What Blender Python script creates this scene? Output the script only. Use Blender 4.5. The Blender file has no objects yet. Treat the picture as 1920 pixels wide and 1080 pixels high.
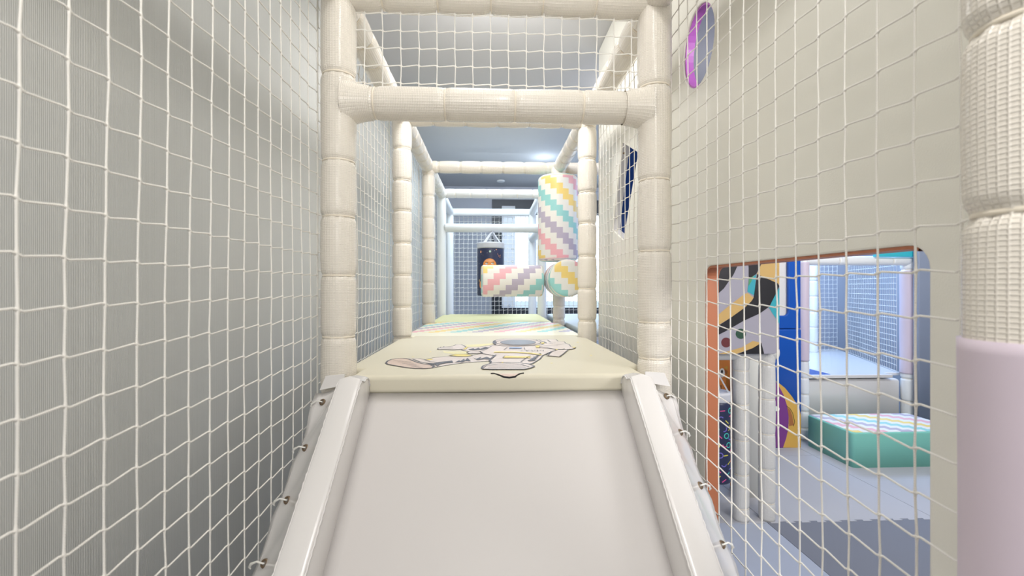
import bpy, bmesh, math, random
from mathutils import Vector, Matrix
random.seed(7)
PI = math.pi
S = bpy.context.scene
COL = S.collection
EYE = 1.35                     # lens height above the floor
FPX = 855.0
YAW = math.radians(2.68)
# ------------------------------------------------------------------ camera
cd = bpy.data.cameras.new('camera'); cam = bpy.data.objects.new('camera', cd); COL.objects.link(cam)
cam.location = (0, 0, EYE); cam.rotation_euler = (PI/2, 0, -YAW)
cd.sensor_width = 36; cd.lens = 36*FPX/1920; cd.clip_start = 0.02; cd.clip_end = 60
cd.dof.use_dof = True; cd.dof.focus_distance = 1.7; cd.dof.aperture_fstop = 5.6
S.camera = cam
# ------------------------------------------------------------------ world
W = bpy.data.worlds.new('world'); S.world = W; W.use_nodes = True
bgn = W.node_tree.nodes['Background']; bgn.inputs[0].default_value = (0.62, 0.80, 1.0, 1); bgn.inputs[1].default_value = 1.0
S.view_settings.view_transform = 'Standard'; S.view_settings.look = 'None'
S.view_settings.gamma = 1; S.view_settings.exposure = 0.18; S.view_settings.use_curve_mapping = False
# ------------------------------------------------------------------ lights
def area(name, loc, rot, sx, sy, power, col):
    l = bpy.data.lights.new(name, 'AREA'); l.shape = 'RECTANGLE'; l.size = sx; l.size_y = sy
    l.energy = power; l.color = col
    o = bpy.data.objects.new(name, l); COL.objects.link(o); o.location = loc; o.rotation_euler = rot
    return o
WARM = (1.0, 0.972, 0.935); COOL = (0.72, 0.85, 1.0); NEUT = (1.0, 0.98, 0.96)
def bulb(loc, power, col, r=0.06):
    l = bpy.data.lights.new('ceiling_lamp', 'POINT'); l.energy = power; l.color = col; l.shadow_soft_size = r
    o = bpy.data.objects.new('ceiling_lamp', l); COL.objects.link(o); o.location = loc
area('ceiling_strip_light', (0.10, 0.15, 2.62), (math.radians(18), 0, 0), 0.07, 1.5, 14, WARM)
area('added_fill_light', (0.10, -1.5, 2.1), (math.radians(74), 0, 0), 1.2, 0.8, 18, WARM)  # added fill from behind the camera for upright surfaces, no real fitting
area('added_fill_light', (0.02, 1.15, 2.66), (math.radians(48), 0, 0), 0.5, 0.4, 3, NEUT)  # added spill tilted forward onto the posts further back
area('added_fill_light', (0.02, 1.75, 2.66), (0, 0, 0), 0.4, 0.4, 2.5, NEUT)  # added downward fill to brighten the astronaut mat bay
area('added_fill_light', (0.02, 1.95, 2.57), (math.radians(40), 0, 0), 0.5, 0.35, 9, NEUT)  # added forward fill for the inner bays, not a fitting of the room
area('added_fill_light', (0.05, 3.10, 2.66), (0, 0, 0), 0.5, 0.3, 3, NEUT)  # added fill to lift the striped mat bay
area('added_fill_light', (1.9, 1.6, 2.66), (0, 0, 0), 1.2, 1.2, 3, NEUT)  # added neutral fill over the floor beyond the doorway
area('added_fill_light', (1.9, -0.6, 2.2), (math.radians(68), 0, math.radians(-8)), 1.4, 1.0, 52, NEUT)  # added frontal fill for the room beyond the doorway, hung in mid-air
area('added_fill_light', (2.7, 2.3, 2.60), (math.radians(45), 0, 0), 1.0, 0.5, 24, NEUT)  # added fill aimed at the riser and the teal block front
area('added_fill_light', (3.4, 4.9, 2.66), (0, 0, 0), 1.4, 1.0, 66, (0.40, 0.62, 1.0))  # added blue fill to tint the trampoline corner, no such source there
area('window_daylight', (1.6, 6.75, 1.95), (-PI/2, 0, 0), 3.2, 1.6, 32, COOL)
area('added_fill_light', (0.1, 4.4, 2.66), (math.radians(15), 0, 0), 0.7, 1.2, 25, (0.76, 0.89, 1.0))  # added cool fill making up for weak window light in the far bays
bulb((0.95, 2.98, 2.52), 3, NEUT); bulb((0.56, 4.75, 2.58), 2, COOL)
# ------------------------------------------------------------------ projection helper: pixel of the photo -> point of the place
_c, _s = math.cos(YAW), math.sin(YAW)
def _d(px, py):
    a = (px-960)/FPX; b = (540-py)/FPX
    return (a*_c+_s, _c-a*_s, b)
def PY(px, py, Y):
    x, y, z = _d(px, py); k = Y/y; return Vector((x*k, y*k, z*k+EYE))
def PZ(px, py, Z):
    x, y, z = _d(px, py); k = (Z-EYE)/z; return Vector((x*k, y*k, Z))
# ------------------------------------------------------------------ materials
def srgb(r, g, b):
    f = lambda c: (c/255)/12.92 if c/255 <= .04045 else ((c/255+.055)/1.055)**2.4
    return (f(r), f(g), f(b), 1)
def mat(name, col, rough=0.5, spec=0.5, coat=0.0, metal=0.0):
    m = bpy.data.materials.new(name); m.use_nodes = True
    b = m.node_tree.nodes['Principled BSDF']
    b.inputs['Base Color'].default_value = col; b.inputs['Roughness'].default_value = rough
    b.inputs['Specular IOR Level'].default_value = spec; b.inputs['Metallic'].default_value = metal
    b.inputs['Coat Weight'].default_value = coat; b.inputs['Coat Roughness'].default_value = 0.15
    return m
def N(m, t, **kw):
    n = m.node_tree.nodes.new(t)
    for k, v in kw.items(): setattr(n, k, v)
    return n
def L(m, a, b): m.node_tree.links.new(a, b)
def math_node(m, op, a, b=None, c=None):
    n = N(m, 'ShaderNodeMath', operation=op)
    for i, v in enumerate((a, b, c)):
        if v is None: continue
        if hasattr(v, 'links'): L(m, v, n.inputs[i])
        else: n.inputs[i].default_value = v
    return n.outputs[0]
def bump(m, height, strength, dist):
    b = N(m, 'ShaderNodeBump'); b.inputs['Strength'].default_value = strength; b.inputs['Distance'].default_value = dist
    L(m, height, b.inputs['Height']); L(m, b.outputs[0], m.node_tree.nodes['Principled BSDF'].inputs['Normal'])
def noise_out(m, scale, detail=2, coord='Object'):
    tc = N(m, 'ShaderNodeTexCoord'); n = N(m, 'ShaderNodeTexNoise'); n.inputs['Scale'].default_value = scale; n.inputs['Detail'].default_value = detail
    L(m, tc.outputs[coord], n.inputs['Vector']); return n.outputs['Fac']
def foam_mat(name, col, cell=0.0047, strength=0.8):
    """Embossed foam sleeve: small raised rectangles in a grid."""
    m = mat(name, col, 0.27, 0.5, 0.25)
    tc = N(m, 'ShaderNodeTexCoord'); sp = N(m, 'ShaderNodeSeparateXYZ'); L(m, tc.outputs['UV'], sp.inputs[0])
    def ridge(o, c):
        f = math_node(m, 'FRACT', math_node(m, 'DIVIDE', o, c))
        d = math_node(m, 'ABSOLUTE', math_node(m, 'SUBTRACT', f, 0.5))
        r = math_node(m, 'SMOOTH_MIN', math_node(m, 'MULTIPLY', math_node(m, 'SUBTRACT', 0.5, d), 5.0), 1.0, 0.3)
        return r
    h = math_node(m, 'MULTIPLY', ridge(sp.outputs[0], cell*1.6), ridge(sp.outputs[1], cell))
    bump(m, h, strength, 0.0012)
    return m
def vinyl(name, col, rough=0.35, grain=0.12, coat=0.0):
    m = mat(name, col, rough, 0.5, coat)
    bump(m, noise_out(m, 420, 2), grain, 0.0006)
    return m
CREAMF = foam_mat('cream_embossed_foam', srgb(243, 236, 224))
WHITEF = foam_mat('white_embossed_foam', srgb(232, 230, 226))
SMOOTHF = mat('smooth_white_foam', srgb(236, 238, 238), 0.4)
TIE = mat('cream_plastic_tie', srgb(240, 230, 212), 0.3)
NYLON = mat('clear_nylon_tie', srgb(238, 236, 230), 0.25)
LILAC = vinyl('lilac_vinyl', srgb(214, 200, 212), 0.45)
WHITEV = vinyl('white_gloss_vinyl', srgb(225, 222, 220), 0.22, 0.06, 0.35)
WHITEBED = vinyl('white_slide_vinyl', srgb(209, 205, 203), 0.42, 0.05)
CREAMV = vinyl('cream_vinyl_panel', srgb(238, 236, 226), 0.36, 0.5)
MATV = vinyl('pale_yellow_vinyl', srgb(217, 211, 191), 0.5, 0.12)
MATY = vinyl('light_yellow_vinyl', srgb(240, 235, 180), 0.5, 0.12)
MATG = vinyl('pale_blue_grey_vinyl', srgb(200, 210, 216), 0.4, 0.12)
ORANGE = vinyl('orange_vinyl', srgb(184, 114, 80), 0.45)
PURPLE = vinyl('purple_vinyl', srgb(190, 105, 200), 0.4)
TEALV = vinyl('teal_vinyl', srgb(132, 204, 188), 0.45)
TEALS = vinyl('bright_teal_vinyl', srgb(60, 190, 205), 0.45)
BLUEV = vinyl('blue_vinyl', srgb(2, 80, 176), 0.45)
DBLUE = vinyl('deep_blue_vinyl', srgb(20, 70, 150), 0.4)
GREYB = vinyl('grey_blue_vinyl', srgb(150, 160, 180), 0.45)
SLATE = vinyl('slate_vinyl', srgb(112, 116, 134), 0.45)
BRASS = mat('dark_brass', srgb(124, 106, 86), 0.32, 0.5, 0, 0.5)
DARKGAP = mat('eyelet_opening_grey', srgb(128, 122, 116), 0.8)
NAVY = vinyl('navy_vinyl', srgb(46, 52, 82), 0.4)
GREYCAP = vinyl('light_grey_vinyl', srgb(205, 206, 212), 0.4)
# cord
CORD = mat('white_braided_cord', srgb(246, 243, 236), 0.55)
tc = N(CORD, 'ShaderNodeTexCoord'); wv = N(CORD, 'ShaderNodeTexWave', wave_type='BANDS', bands_direction='DIAGONAL')
wv.inputs['Scale'].default_value = 190; L(CORD, tc.outputs['Object'], wv.inputs['Vector']); bump(CORD, wv.outputs['Fac'], 0.35, 0.0008)
SHEET = mat('translucent_white_sheet', srgb(245, 248, 252), 0.5); SHEET.node_tree.nodes['Principled BSDF'].inputs['Transmission Weight'].default_value = 0.35
# flat print colours
def flat(n, r, g, b, ro=0.4): return mat(n, srgb(r, g, b), ro)
P_LINE = flat('print_dark_line', 84, 86, 98); P_BLACK = flat('print_black', 36, 34, 38); P_SUIT = flat('print_pale_suit', 226, 214, 208)
P_SOLE = flat('print_pink_sole', 216, 194, 182); P_YEL = flat('print_yellow', 240, 220, 120); P_HALO = flat('print_pale_yellow', 238, 230, 178)
P_VIS = flat('print_visor_grey', 140, 146, 158); P_BLU = flat('print_blue', 140, 170, 215)
P_GREY = flat('print_lilac_grey', 172, 168, 180); P_GOLD = flat('print_gold', 214, 176, 110); P_DGREEN = flat('print_dark_green', 52, 84, 66)
P_MAROON = flat('print_maroon', 110, 52, 56); P_RED = flat('print_red', 205, 46, 52); P_TEAL = flat('print_teal', 60, 170, 185)
P_GREEN = flat('print_green', 90, 160, 110); P_ORANGE = flat('print_orange', 236, 150, 76); P_WHITE = flat('print_white', 240, 240, 236)
P_PURP = flat('print_purple', 128, 62, 140); P_BROWN = flat('print_brown', 176, 112, 66); P_AMBER = flat('print_amber', 222, 176, 84)
P_PINK = flat('print_pink', 226, 90, 150); P_LIME = flat('print_confetti_yellow', 226, 214, 84); P_AQUA = flat('print_confetti_teal', 80, 200, 190)
P_VIOLET = flat('print_violet', 120, 110, 200); P_PEACH = flat('print_peach', 240, 170, 120); P_MINT = flat('print_mint', 200, 230, 210)
# stepped stripe pattern
def stripes(name, w, h, sx, sy, colors, base, mode='UV', ystart=None, off=0):
    m = mat(name, base, 0.42)
    tc = N(m, 'ShaderNodeTexCoord'); sp = N(m, 'ShaderNodeSeparateXYZ'); L(m, tc.outputs[mode], sp.inputs[0])
    a = math_node(m, 'FLOOR', math_node(m, 'DIVIDE', sp.outputs[0], w*sx)); b = math_node(m, 'FLOOR', math_node(m, 'DIVIDE', sp.outputs[1], h*sy))
    t = math_node(m, 'FLOORED_MODULO', math_node(m, 'ADD', math_node(m, 'ADD', a, b), 0.5+off), 16.0)
    t = math_node(m, 'DIVIDE', t, 16.0)
    r = N(m, 'ShaderNodeValToRGB'); r.color_ramp.interpolation = 'CONSTANT'
    e = r.color_ramp.elements
    seq = []
    for c in colors: seq += [c, base]
    e[0].position = 0; e[0].color = seq[0]; e[1].position = 1/8; e[1].color = seq[1]
    for i in range(2, 8):
        k = e.new(i/8); k.color = seq[i]
    L(m, t, r.inputs[0])
    out = r.outputs[0]
    if ystart is not None:
        g = math_node(m, 'GREATER_THAN', sp.outputs[1], ystart)
        mx = N(m, 'ShaderNodeMix', data_type='RGBA'); L(m, g, mx.inputs[0]); mx.inputs[6].default_value = base; L(m, out, mx.inputs[7]); out = mx.outputs[2]
    L(m, out, m.node_tree.nodes['Principled BSDF'].inputs['Base Color'])
    return m
SC = dict(pink=srgb(244, 186, 192), lilac=srgb(193, 184, 200), teal=srgb(160, 218, 214), yellow=srgb(250, 220, 132))
SB = srgb(242, 240, 232)
ZIG = stripes('stepped_pastel_stripes', 0.042, 0.037, -1, 1, [SC['pink'], SC['lilac'], SC['teal'], SC['yellow']], SB, off=11)
ZIGF = stripes('stepped_pastel_stripes_end', 0.042, 0.037, -1, 1, [SC['pink'], SC['lilac'], SC['teal'], SC['yellow']], SB, off=13)
ZIGH = stripes('stepped_pastel_stripes_across', 0.040, 0.040, -1, 1, [SC['yellow'], SC['pink'], SC['lilac'], SC['teal']], SB)
ZIGM = stripes('stepped_pastel_stripes_mat', 0.030, 0.048, 1, -1, [SC['teal'], SC['lilac'], SC['pink'], SC['yellow']], srgb(242, 238, 218), 'Object', -0.44)
ZIGT = stripes('stepped_pastel_stripes_block', 0.05, 0.05, 1, 1, [SC['teal'], SC['yellow'], SC['pink'], SC['lilac']], SB, 'Object')
# walls
def wall_mat(name, col, rib=None, rough=0.85):
    m = mat(name, col, rough, 0.3)
    if rib:
        tc = N(m, 'ShaderNodeTexCoord'); w_ = N(m, 'ShaderNodeTexWave', wave_type='BANDS', bands_direction='Y'); w_.inputs['Scale'].default_value = rib
        w_.inputs['Distortion'].default_value = 0.3
        L(m, tc.outputs['Object'], w_.inputs['Vector']); bump(m, w_.outputs['Fac'], 0.5, 0.001)
        mx = N(m, 'ShaderNodeMix', data_type='RGBA'); L(m, w_.outputs['Fac'], mx.inputs[0])
        mx.inputs[6].default_value = tuple(c*0.93 for c in col[:3])+(1,); mx.inputs[7].default_value = tuple(min(1, c*1.05) for c in col[:3])+(1,)
        L(m, mx.outputs[2], m.node_tree.nodes['Principled BSDF'].inputs['Base Color'])
    else:
        bump(m, noise_out(m, 60, 3), 0.05, 0.001)
    return m
M_WL = wall_mat('ribbed_grey_wallcovering', srgb(204, 205, 202), 90)
M_WALL = wall_mat('grey_blue_paint', srgb(188, 192, 202)); M_CEIL = wall_mat('grey_ceiling_paint', srgb(192, 192, 193))
M_DARKFR = mat('black_window_frame', srgb(52, 56, 64), 0.4)
M_FLOOR = wall_mat('grey_screed', srgb(150, 152, 156))
M_MATL = wall_mat('light_grey_eva_foam', srgb(184, 184, 190)); M_MATD = wall_mat('dark_grey_eva_foam', srgb(126, 129, 140)); M_MATB = wall_mat('pale_blue_eva_foam', srgb(174, 181, 198))
GLASS = mat('window_glass', (1, 1, 1, 1), 0.02); GLASS.node_tree.nodes['Principled BSDF'].inputs['Transmission Weight'].default_value = 1.0
GLASS.node_tree.nodes['Principled BSDF'].inputs['IOR'].default_value = 1.02
# ------------------------------------------------------------------ object helpers
def link(name, verts, faces, m, parent=None, uvs=None, smooth=True, loc=(0, 0, 0), mats=None, midx=None):
    me = bpy.data.meshes.new(name); o0 = Vector(loc)
    me.from_pydata([tuple(Vector(v)-o0) for v in verts], [], faces)
    for mm in (mats or [m]): me.materials.append(mm)
    if midx: me.polygons.foreach_set('material_index', midx)
    if smooth: me.polygons.foreach_set('use_smooth', [True]*len(me.polygons))
    if uvs:
        ul = me.uv_layers.new(name='UVMap')
        for p in me.polygons:
            for li, vi in zip(p.loop_indices, p.vertices): ul.data[li].uv = uvs[vi]
    me.update()
    ob = bpy.data.objects.new(name, me); COL.objects.link(ob); ob.location = o0
    if parent:
        ob.parent = parent; ob.location = o0 - parent.location if parent.type == 'EMPTY' else o0
        if parent.type != 'EMPTY': ob.location = o0 - parent_world(parent)
    return ob
def parent_world(p):
    v = Vector(p.location)
    while p.parent: p = p.parent; v += Vector(p.location)
    return v
def tag(o, label, cat, group=None):
    o['label'] = label; o['category'] = cat
    if group: o['group'] = group
    return o
def thing(name, label, cat, loc, group=None):
    o = bpy.data.objects.new(name, None); o.empty_display_size = 0.05; COL.objects.link(o); o.location = loc
    return tag(o, label, cat, group)
def child(name, verts, faces, m, parent, **kw):
    me = bpy.data.meshes.new(name); o0 = parent_world(parent)
    me.from_pydata([tuple(Vector(v)-o0) for v in verts], [], faces)
    for mm in (kw.get('mats') or [m]): me.materials.append(mm)
    if kw.get('midx'): me.polygons.foreach_set('material_index', kw['midx'])
    if kw.get('smooth', True): me.polygons.foreach_set('use_smooth', [True]*len(me.polygons))
    uvs = kw.get('uvs')
    if uvs:
        ul = me.uv_layers.new(name='UVMap')
        for p in me.polygons:
            for li, vi in zip(p.loop_indices, p.vertices): ul.data[li].uv = uvs[vi]
    me.update(); ob = bpy.data.objects.new(name, me); COL.objects.link(ob); ob.parent = parent
    return ob
def bevel(o, w, seg=3):
    b = o.modifiers.new('bevel', 'BEVEL'); b.width = w; b.segments = seg; b.limit_method = 'ANGLE'; b.angle_limit = math.radians(40); b.harden_normals = False
    for p in o.data.polygons: p.use_smooth = True
    n = o.modifiers.new('wn', 'WEIGHTED_NORMAL'); n.keep_sharp = True
    return o
def boxvf(x0, x1, y0, y1, z0, z1):
    v = [(x, y, z) for x in (x0, x1) for y in (y0, y1) for z in (z0, z1)]
    f = [(0, 1, 3, 2), (4, 6, 7, 5), (0, 4, 5, 1), (2, 3, 7, 6), (0, 2, 6, 4), (1, 5, 7, 3)]
    return v, f
def box(name, x0, x1, y0, y1, z0, z1, m, parent=None, bev=0.0):
    v, f = boxvf(x0, x1, y0, y1, z0, z1)
    c = ((x0+x1)/2, (y0+y1)/2, z0)
    o = child(name, v, f, m, parent, smooth=False) if parent else link(name, v, f, m, smooth=False, loc=c)
    if bev: bevel(o, bev)
    return o
def struct(o): o['kind'] = 'structure'; return o
def frame_of(d):
    d = d.normalized(); up = Vector((0, 0, 1)) if abs(d.z) < 0.9 else Vector((0, 1, 0))
    a = d.cross(up).normalized(); b = a.cross(d).normalized(); return a, b
def sleeve_vf(p0, p1, R, ties=(), seg=36, pinch=0.20, wrinkle=0.0016, caps=True, bulge=0.03, ringstep=0.012):
    p0, p1 = Vector(p0), Vector(p1); d = p1-p0; Ln = d.length; a, b = frame_of(d); dn = d.normalized()
    ts = set([0.0, Ln]); n = max(2, int(Ln/ringstep))
    for i in range(n+1): ts.add(Ln*i/n)
    for t in ties:
        for k in (-0.018, -0.012, -0.008, -0.005, 0, 0.005, 0.008, 0.012, 0.018):
            if 0 < t+k < Ln: ts.add(t+k)
    ts = sorted(ts); V = []; U = []; F = []
    ph = random.random()*6
    tl = sorted(ties)
    edges = [0]+[t for t in tl if 0 < t < Ln]+[Ln]
    for t in ts:
        w = 0
        for q in ties: w = max(w, math.exp(-((t-q)/0.0085)**2))
        # bulge between ties
        bl = 0
        for e0, e1 in zip(edges, edges[1:]):
            if e0 <= t <= e1 and e1 > e0: bl = math.sin(PI*(t-e0)/(e1-e0)); break
        for i in range(seg+1):
            an = 2*PI*i/seg+PI/2
            r = R*(1+bulge*bl-pinch*w) + wrinkle*math.sin(an*11+ph+3*math.sin(t*9))*math.exp(-min([abs(t-q) for q in ties] or [1])/0.018) 
            r += R*0.012*math.sin(an*2+t*13+ph)
            V.append(p0+dn*t+(a*math.cos(an)+b*math.sin(an))*r); U.append(((an-PI/2)*R, t))
    for j in range(len(ts)-1):
        for i in range(seg):
            s1 = seg+1; F.append((j*s1+i, j*s1+i+1, (j+1)*s1+i+1, (j+1)*s1+i))
    if caps:
        F.append(tuple(reversed(range(seg)))); F.append(tuple((len(ts)-1)*(seg+1)+i for i in range(seg)))
    return V, F, U
def ring_vf(c, dn, R, r, seg=28, sub=6):
    a, b = frame_of(dn); V = []; F = []
    for i in range(seg):
        an = 2*PI*i/seg; rad = a*math.cos(an)+b*math.sin(an)
        for j in range(sub):
            q = 2*PI*j/sub; V.append(c+rad*(R+r*0.5*math.cos(q))+dn*(r*math.sin(q)))
    for i in range(seg):
        for j in range(sub):
            F.append((i*sub+j, ((i+1) % seg)*sub+j, ((i+1) % seg)*sub+(j+1) % sub, i*sub+(j+1) % sub))
    return V, F
def padded(name, label, cat, p0, p1, R=0.046, spacing=0.166, first=0.1, m=None, group=None, tie=True, pinch=0.13, bulge=0.03, ties=None):
    m = m or CREAMF; p0, p1 = Vector(p0), Vector(p1); dn = (p1-p0).normalized(); Ln = (p1-p0).length
    if ties is None:
        ties = []; t = first
        while t < Ln-0.03: ties.append(t+random.uniform(-.004, .004)); t += spacing
    root = thing(name, label, cat, p0 if p0.z <= p1.z else p1, group)
    V, F, U = sleeve_vf(p0, p1, R, ties, pinch=pinch, bulge=bulge)
    child('foam_sleeve', V, F, m, root, uvs=U)
    if tie:
        for t in ties:
            V, F = ring_vf(p0+dn*t, dn, R*(1-pinch)+0.001, 0.0028)
            child('cable_tie', V, F, TIE, root)
    return root
def cord_vf(pts, rads, seg=5, VV=None, FF=None):
    base = len(VV)
    n = len(pts)
    for i, p in enumerate(pts):
        d = (pts[min(i+1, n-1)]-pts[max(i-1, 0)])
        a, b = frame_of(d)
        for k in range(seg):
            q = 2*PI*k/seg; VV.append(p+(a*math.cos(q)+b*math.sin(q))*rads[i])
    for i in range(n-1):
        for k in range(seg):
            q = (k+1) % seg; FF.append((base+i*seg+k, base+i*seg+q, base+(i+1)*seg+q, base+(i+1)*seg+k))
def net(label, origin, u, v, nu, nv, cu, cv, r=0.0021, jit=0.0011, sag=0.006, keep=None, group=None, seg=5, step=0.004, seed=1):
    rnd = random.Random(seed)
    o = Vector(origin); u = Vector(u); v = Vector(v); w = u.cross(v)
    V = []; F = []
    P = {}
    p1, p2 = rnd.random()*6, rnd.random()*6
    for i in range(nu+1):
        for j in range(nv+1):
            s = sag*(math.sin(i*cu*5+p1)*math.sin(j*cv*4+p2))
            e = 0.0 if (i in (0, nu) or j in (0, nv)) else 1.0
            du = (rnd.uniform(-jit, jit)+0.5*jit*math.sin(j*0.9+p1*3+i*.35))*e
            P[i, j] = o+u*(i*cu+du)+v*(j*cv+rnd.uniform(-jit, jit)*e)+w*s*e
    ok = (lambda i, j: True) if keep is None else keep
    def runs(seq):
        cur = []
        for q in seq:
            if ok(*q): cur.append(q)
            else:
                if len(cur) > 1: yield cur
                cur = []
        if len(cur) > 1: yield cur
    for i in range(nu+1):
        for run in runs([(i, j) for j in range(nv+1)]):
            pts = []; rd = []
            for n_, q in enumerate(run):
                p = P[q]
                if n_: pts.append(p-v*0.007); rd.append(r)
                pts.append(p); rd.append(r*1.45)
                if n_ < len(run)-1: pts.append(p+v*0.007); rd.append(r)
            cord_vf(pts, rd, seg, V, F)
    for j in range(nv+1):
        for run in runs([(i, j) for i in range(nu+1)]):
            pts = []; rd = []
            for n_, q in enumerate(run):
                p = P[q]
                if n_: pts.append(p-u*0.006+v*step*0.5); rd.append(r)
                pts.append(p); rd.append(r*1.5)
                if n_ < len(run)-1: pts.append(p+u*0.006-v*step*0.5); rd.append(r)
            cord_vf(pts, rd, seg, V, F)
    ob = link('safety_net', V, F, CORD, loc=o)
    return tag(ob, label, 'net', group)
# flat printed artwork: polygons in 2D mapped onto a surface
class Print:
    def __init__(s, f, mats): s.f = f; s.V = []; s.F = []; s.M = []; s.mats = mats
    def poly(s, pts, m, lay=0):
        b = len(s.V); s.V += [s.f(x, y, lay) for x, y in pts]; s.F.append(tuple(range(b, b+len(pts)))); s.M.append(s.mats.index(m))
    def disc(s, cx, cy, rx, ry, m, lay=0, n=28, rings=3, a0=0, a1=2*PI):
        b = len(s.V); s.V.append(s.f(cx, cy, lay))
        for k in range(1, rings+1):
            for i in range(n): an = a0+(a1-a0)*i/n; s.V.append(s.f(cx+rx*k/rings*math.cos(an), cy+ry*k/rings*math.sin(an), lay))
        for i in range(n):
            s.F.append((b, b+1+i, b+1+(i+1) % n)); s.M.append(s.mats.index(m))
        for k in range(rings-1):
            for i in range(n):
                q = (i+1) % n; s.F.append((b+1+k*n+i, b+1+(k+1)*n+i, b+1+(k+1)*n+q, b+1+k*n+q)); s.M.append(s.mats.index(m))
    def line(s, pts, w, m, lay=1, closed=False, worldw=None):
        """ribbon of constant width on the surface"""
        P = [Vector(s.f(x, y, lay)) for x, y in pts]
        if closed: P.append(P[0])
        nrm = s.nrm if hasattr(s, 'nrm') else None
        n = len(P); b = len(s.V)
        for i, p in enumerate(P):
            if closed and i in (0, n-1): d = P[1]-P[n-2]
            else: d = P[min(i+1, n-1)]-P[max(i-1, 0)]
            nn = nrm or (s.normal(p) if hasattr(s, 'normal') else Vector((0, -1, 0))); sd = d.cross(nn).normalized()*w*0.5
            s.V += [p+sd, p-sd]
        for i in range(n-1): s.F.append((b+2*i, b+2*i+1, b+2*i+3, b+2*i+2)); s.M.append(s.mats.index(m))
    def build(s, name, parent): return child(name, s.V, s.F, None, parent, mats=s.mats, midx=s.M, smooth=False)
def circ(cx, cy, rx, ry, n=28, a0=0, a1=2*PI):
    return [(cx+rx*math.cos(a0+(a1-a0)*i/n), cy+ry*math.sin(a0+(a1-a0)*i/n)) for i in range(n+(0 if a1-a0 > 6.28 else 1))]
def prism(name, outline, axis, t0, t1, m, parent=None, holes=(), bev=0.0):
    """extrude a 2D outline (with holes) along an axis: 'x' -> outline is (y,z); 'y' -> (x,z); 'z' -> (x,y)"""
    bm = bmesh.new()
    to = {'x': lambda a, b, t: (t, a, b), 'y': lambda a, b, t: (a, t, b), 'z': lambda a, b, t: (a, b, t)}[axis]
    loops = [outline]+list(holes); es = []
    for lp in loops:
        vs = [bm.verts.new(to(a, b, t0)) for a, b in lp]
        es += [bm.edges.new((vs[i], vs[(i+1) % len(vs)])) for i in range(len(vs))]
    bmesh.ops.triangle_fill(bm, use_beauty=True, use_dissolve=False, edges=es)
    fs = list(bm.faces); r = bmesh.ops.extrude_face_region(bm, geom=fs)
    dv = {'x': Vector((t1-t0, 0, 0)), 'y': Vector((0, t1-t0, 0)), 'z': Vector((0, 0, t1-t0))}[axis]
    bmesh.ops.translate(bm, verts=[g for g in r['geom'] if isinstance(g, bmesh.types.BMVert)], vec=dv)
    bmesh.ops.recalc_face_normals(bm, faces=bm.faces)
    bmesh.ops.dissolve_limit(bm, angle_limit=0.01, verts=bm.verts, edges=bm.edges)
    V = [v.co.copy() for v in bm.verts]; bm.verts.index_update(); F = [tuple(v.index for v in f.verts) for f in bm.faces]; bm.free()
    c = sum((v for v in V), Vector())/len(V)
    o = child(name, V, F, m, parent, smooth=False) if parent else link(name, V, F, m, smooth=False, loc=c)
    if bev: bevel(o, bev)
    return o
def rrect(x0, x1, y0, y1, r, n=6):
    out = []
    for cx, cy, a in ((x1-r, y0+r, -PI/2), (x1-r, y1-r, 0), (x0+r, y1-r, PI/2), (x0+r, y0+r, PI)):
        for i in range(n+1): out.append((cx+r*math.cos(a+PI/2*i/n), cy+r*math.sin(a+PI/2*i/n)))
    return out
def cushion(name, x0, x1, y0, y1, z0, z1, m, parent=None, r=0.02, rc=0.03, nx=24, crown=0.0):
    """soft block with rounded top edge and rounded plan corners"""
    rings = []; nr = 5
    prof = [(0, z0)]+[(r-r*math.cos(PI/2*i/nr), z1-r+r*math.sin(PI/2*i/nr)) for i in range(nr+1)]
    V = []; F = []; cnt = None
    for ins, z in prof:
        lp = rrect(x0+ins, x1-ins, y0+ins, y1-ins, max(rc-ins, 0.004), 6); cnt = len(lp)
        V += [(a, b, z) for a, b in lp]
    for k in range(len(prof)-1):
        for i in range(cnt):
            q = (i+1) % cnt; F.append((k*cnt+i, k*cnt+q, (k+1)*cnt+q, (k+1)*cnt+i))
    F.append(tuple((len(prof)-1)*cnt+i for i in range(cnt))); F.append(tuple(reversed(range(cnt))))
    c = ((x0+x1)/2, (y0+y1)/2, z0)
    return child(name, V, F, m, parent) if parent else link(name, V, F, m, loc=c)
def notched(x0, x1, y0, y1, posts, rc=.03, g=.0515):
    """plan outline of a mat with its corners cut round the posts"""
    out = []
    left = [p for p in posts if p[0] < 0]; right = [p for p in posts if p[0] > 0]
    def arc(cx, cy, r, a, b, n=5): return [(cx+r*math.cos(a+(b-a)*i/n), cy+r*math.sin(a+(b-a)*i/n)) for i in range(n+1)]
    def side(ps, xe, sgn):
        # going from y0 to y1 along the edge xe
        o = []; y = y0
        ps = sorted(ps, key=lambda p: p[1]); start = True
        for (px, py) in ps:
            xi = px-sgn*g
            if py-g <= y0+.03: o += [(xi, y0), (xi, py+g-.0)]; o += [(xe-sgn*.02, py+g+.004), (xe, py+g+.03)]; start = False
            elif py+g >= y1-.03:
                if start: o += [(xe-sgn*rc*.3, y0), (xe, y0+rc*.3)]; start = False
                o += [(xe, py-g-.06), (xe-sgn*.012, py-g-.025), (xi+sgn*.004, py-g-.004), (xi, py-g+.01), (xi, y1)]; return o
        if start: o += [(xe-sgn*rc*.3, y0), (xe, y0+rc*.3)]
        o += [(xe, y1-rc*.3), (xe-sgn*rc*.3, y1)]
        return o
    return side(right, x1, 1)+list(reversed(side(left, x0, -1)))
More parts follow.
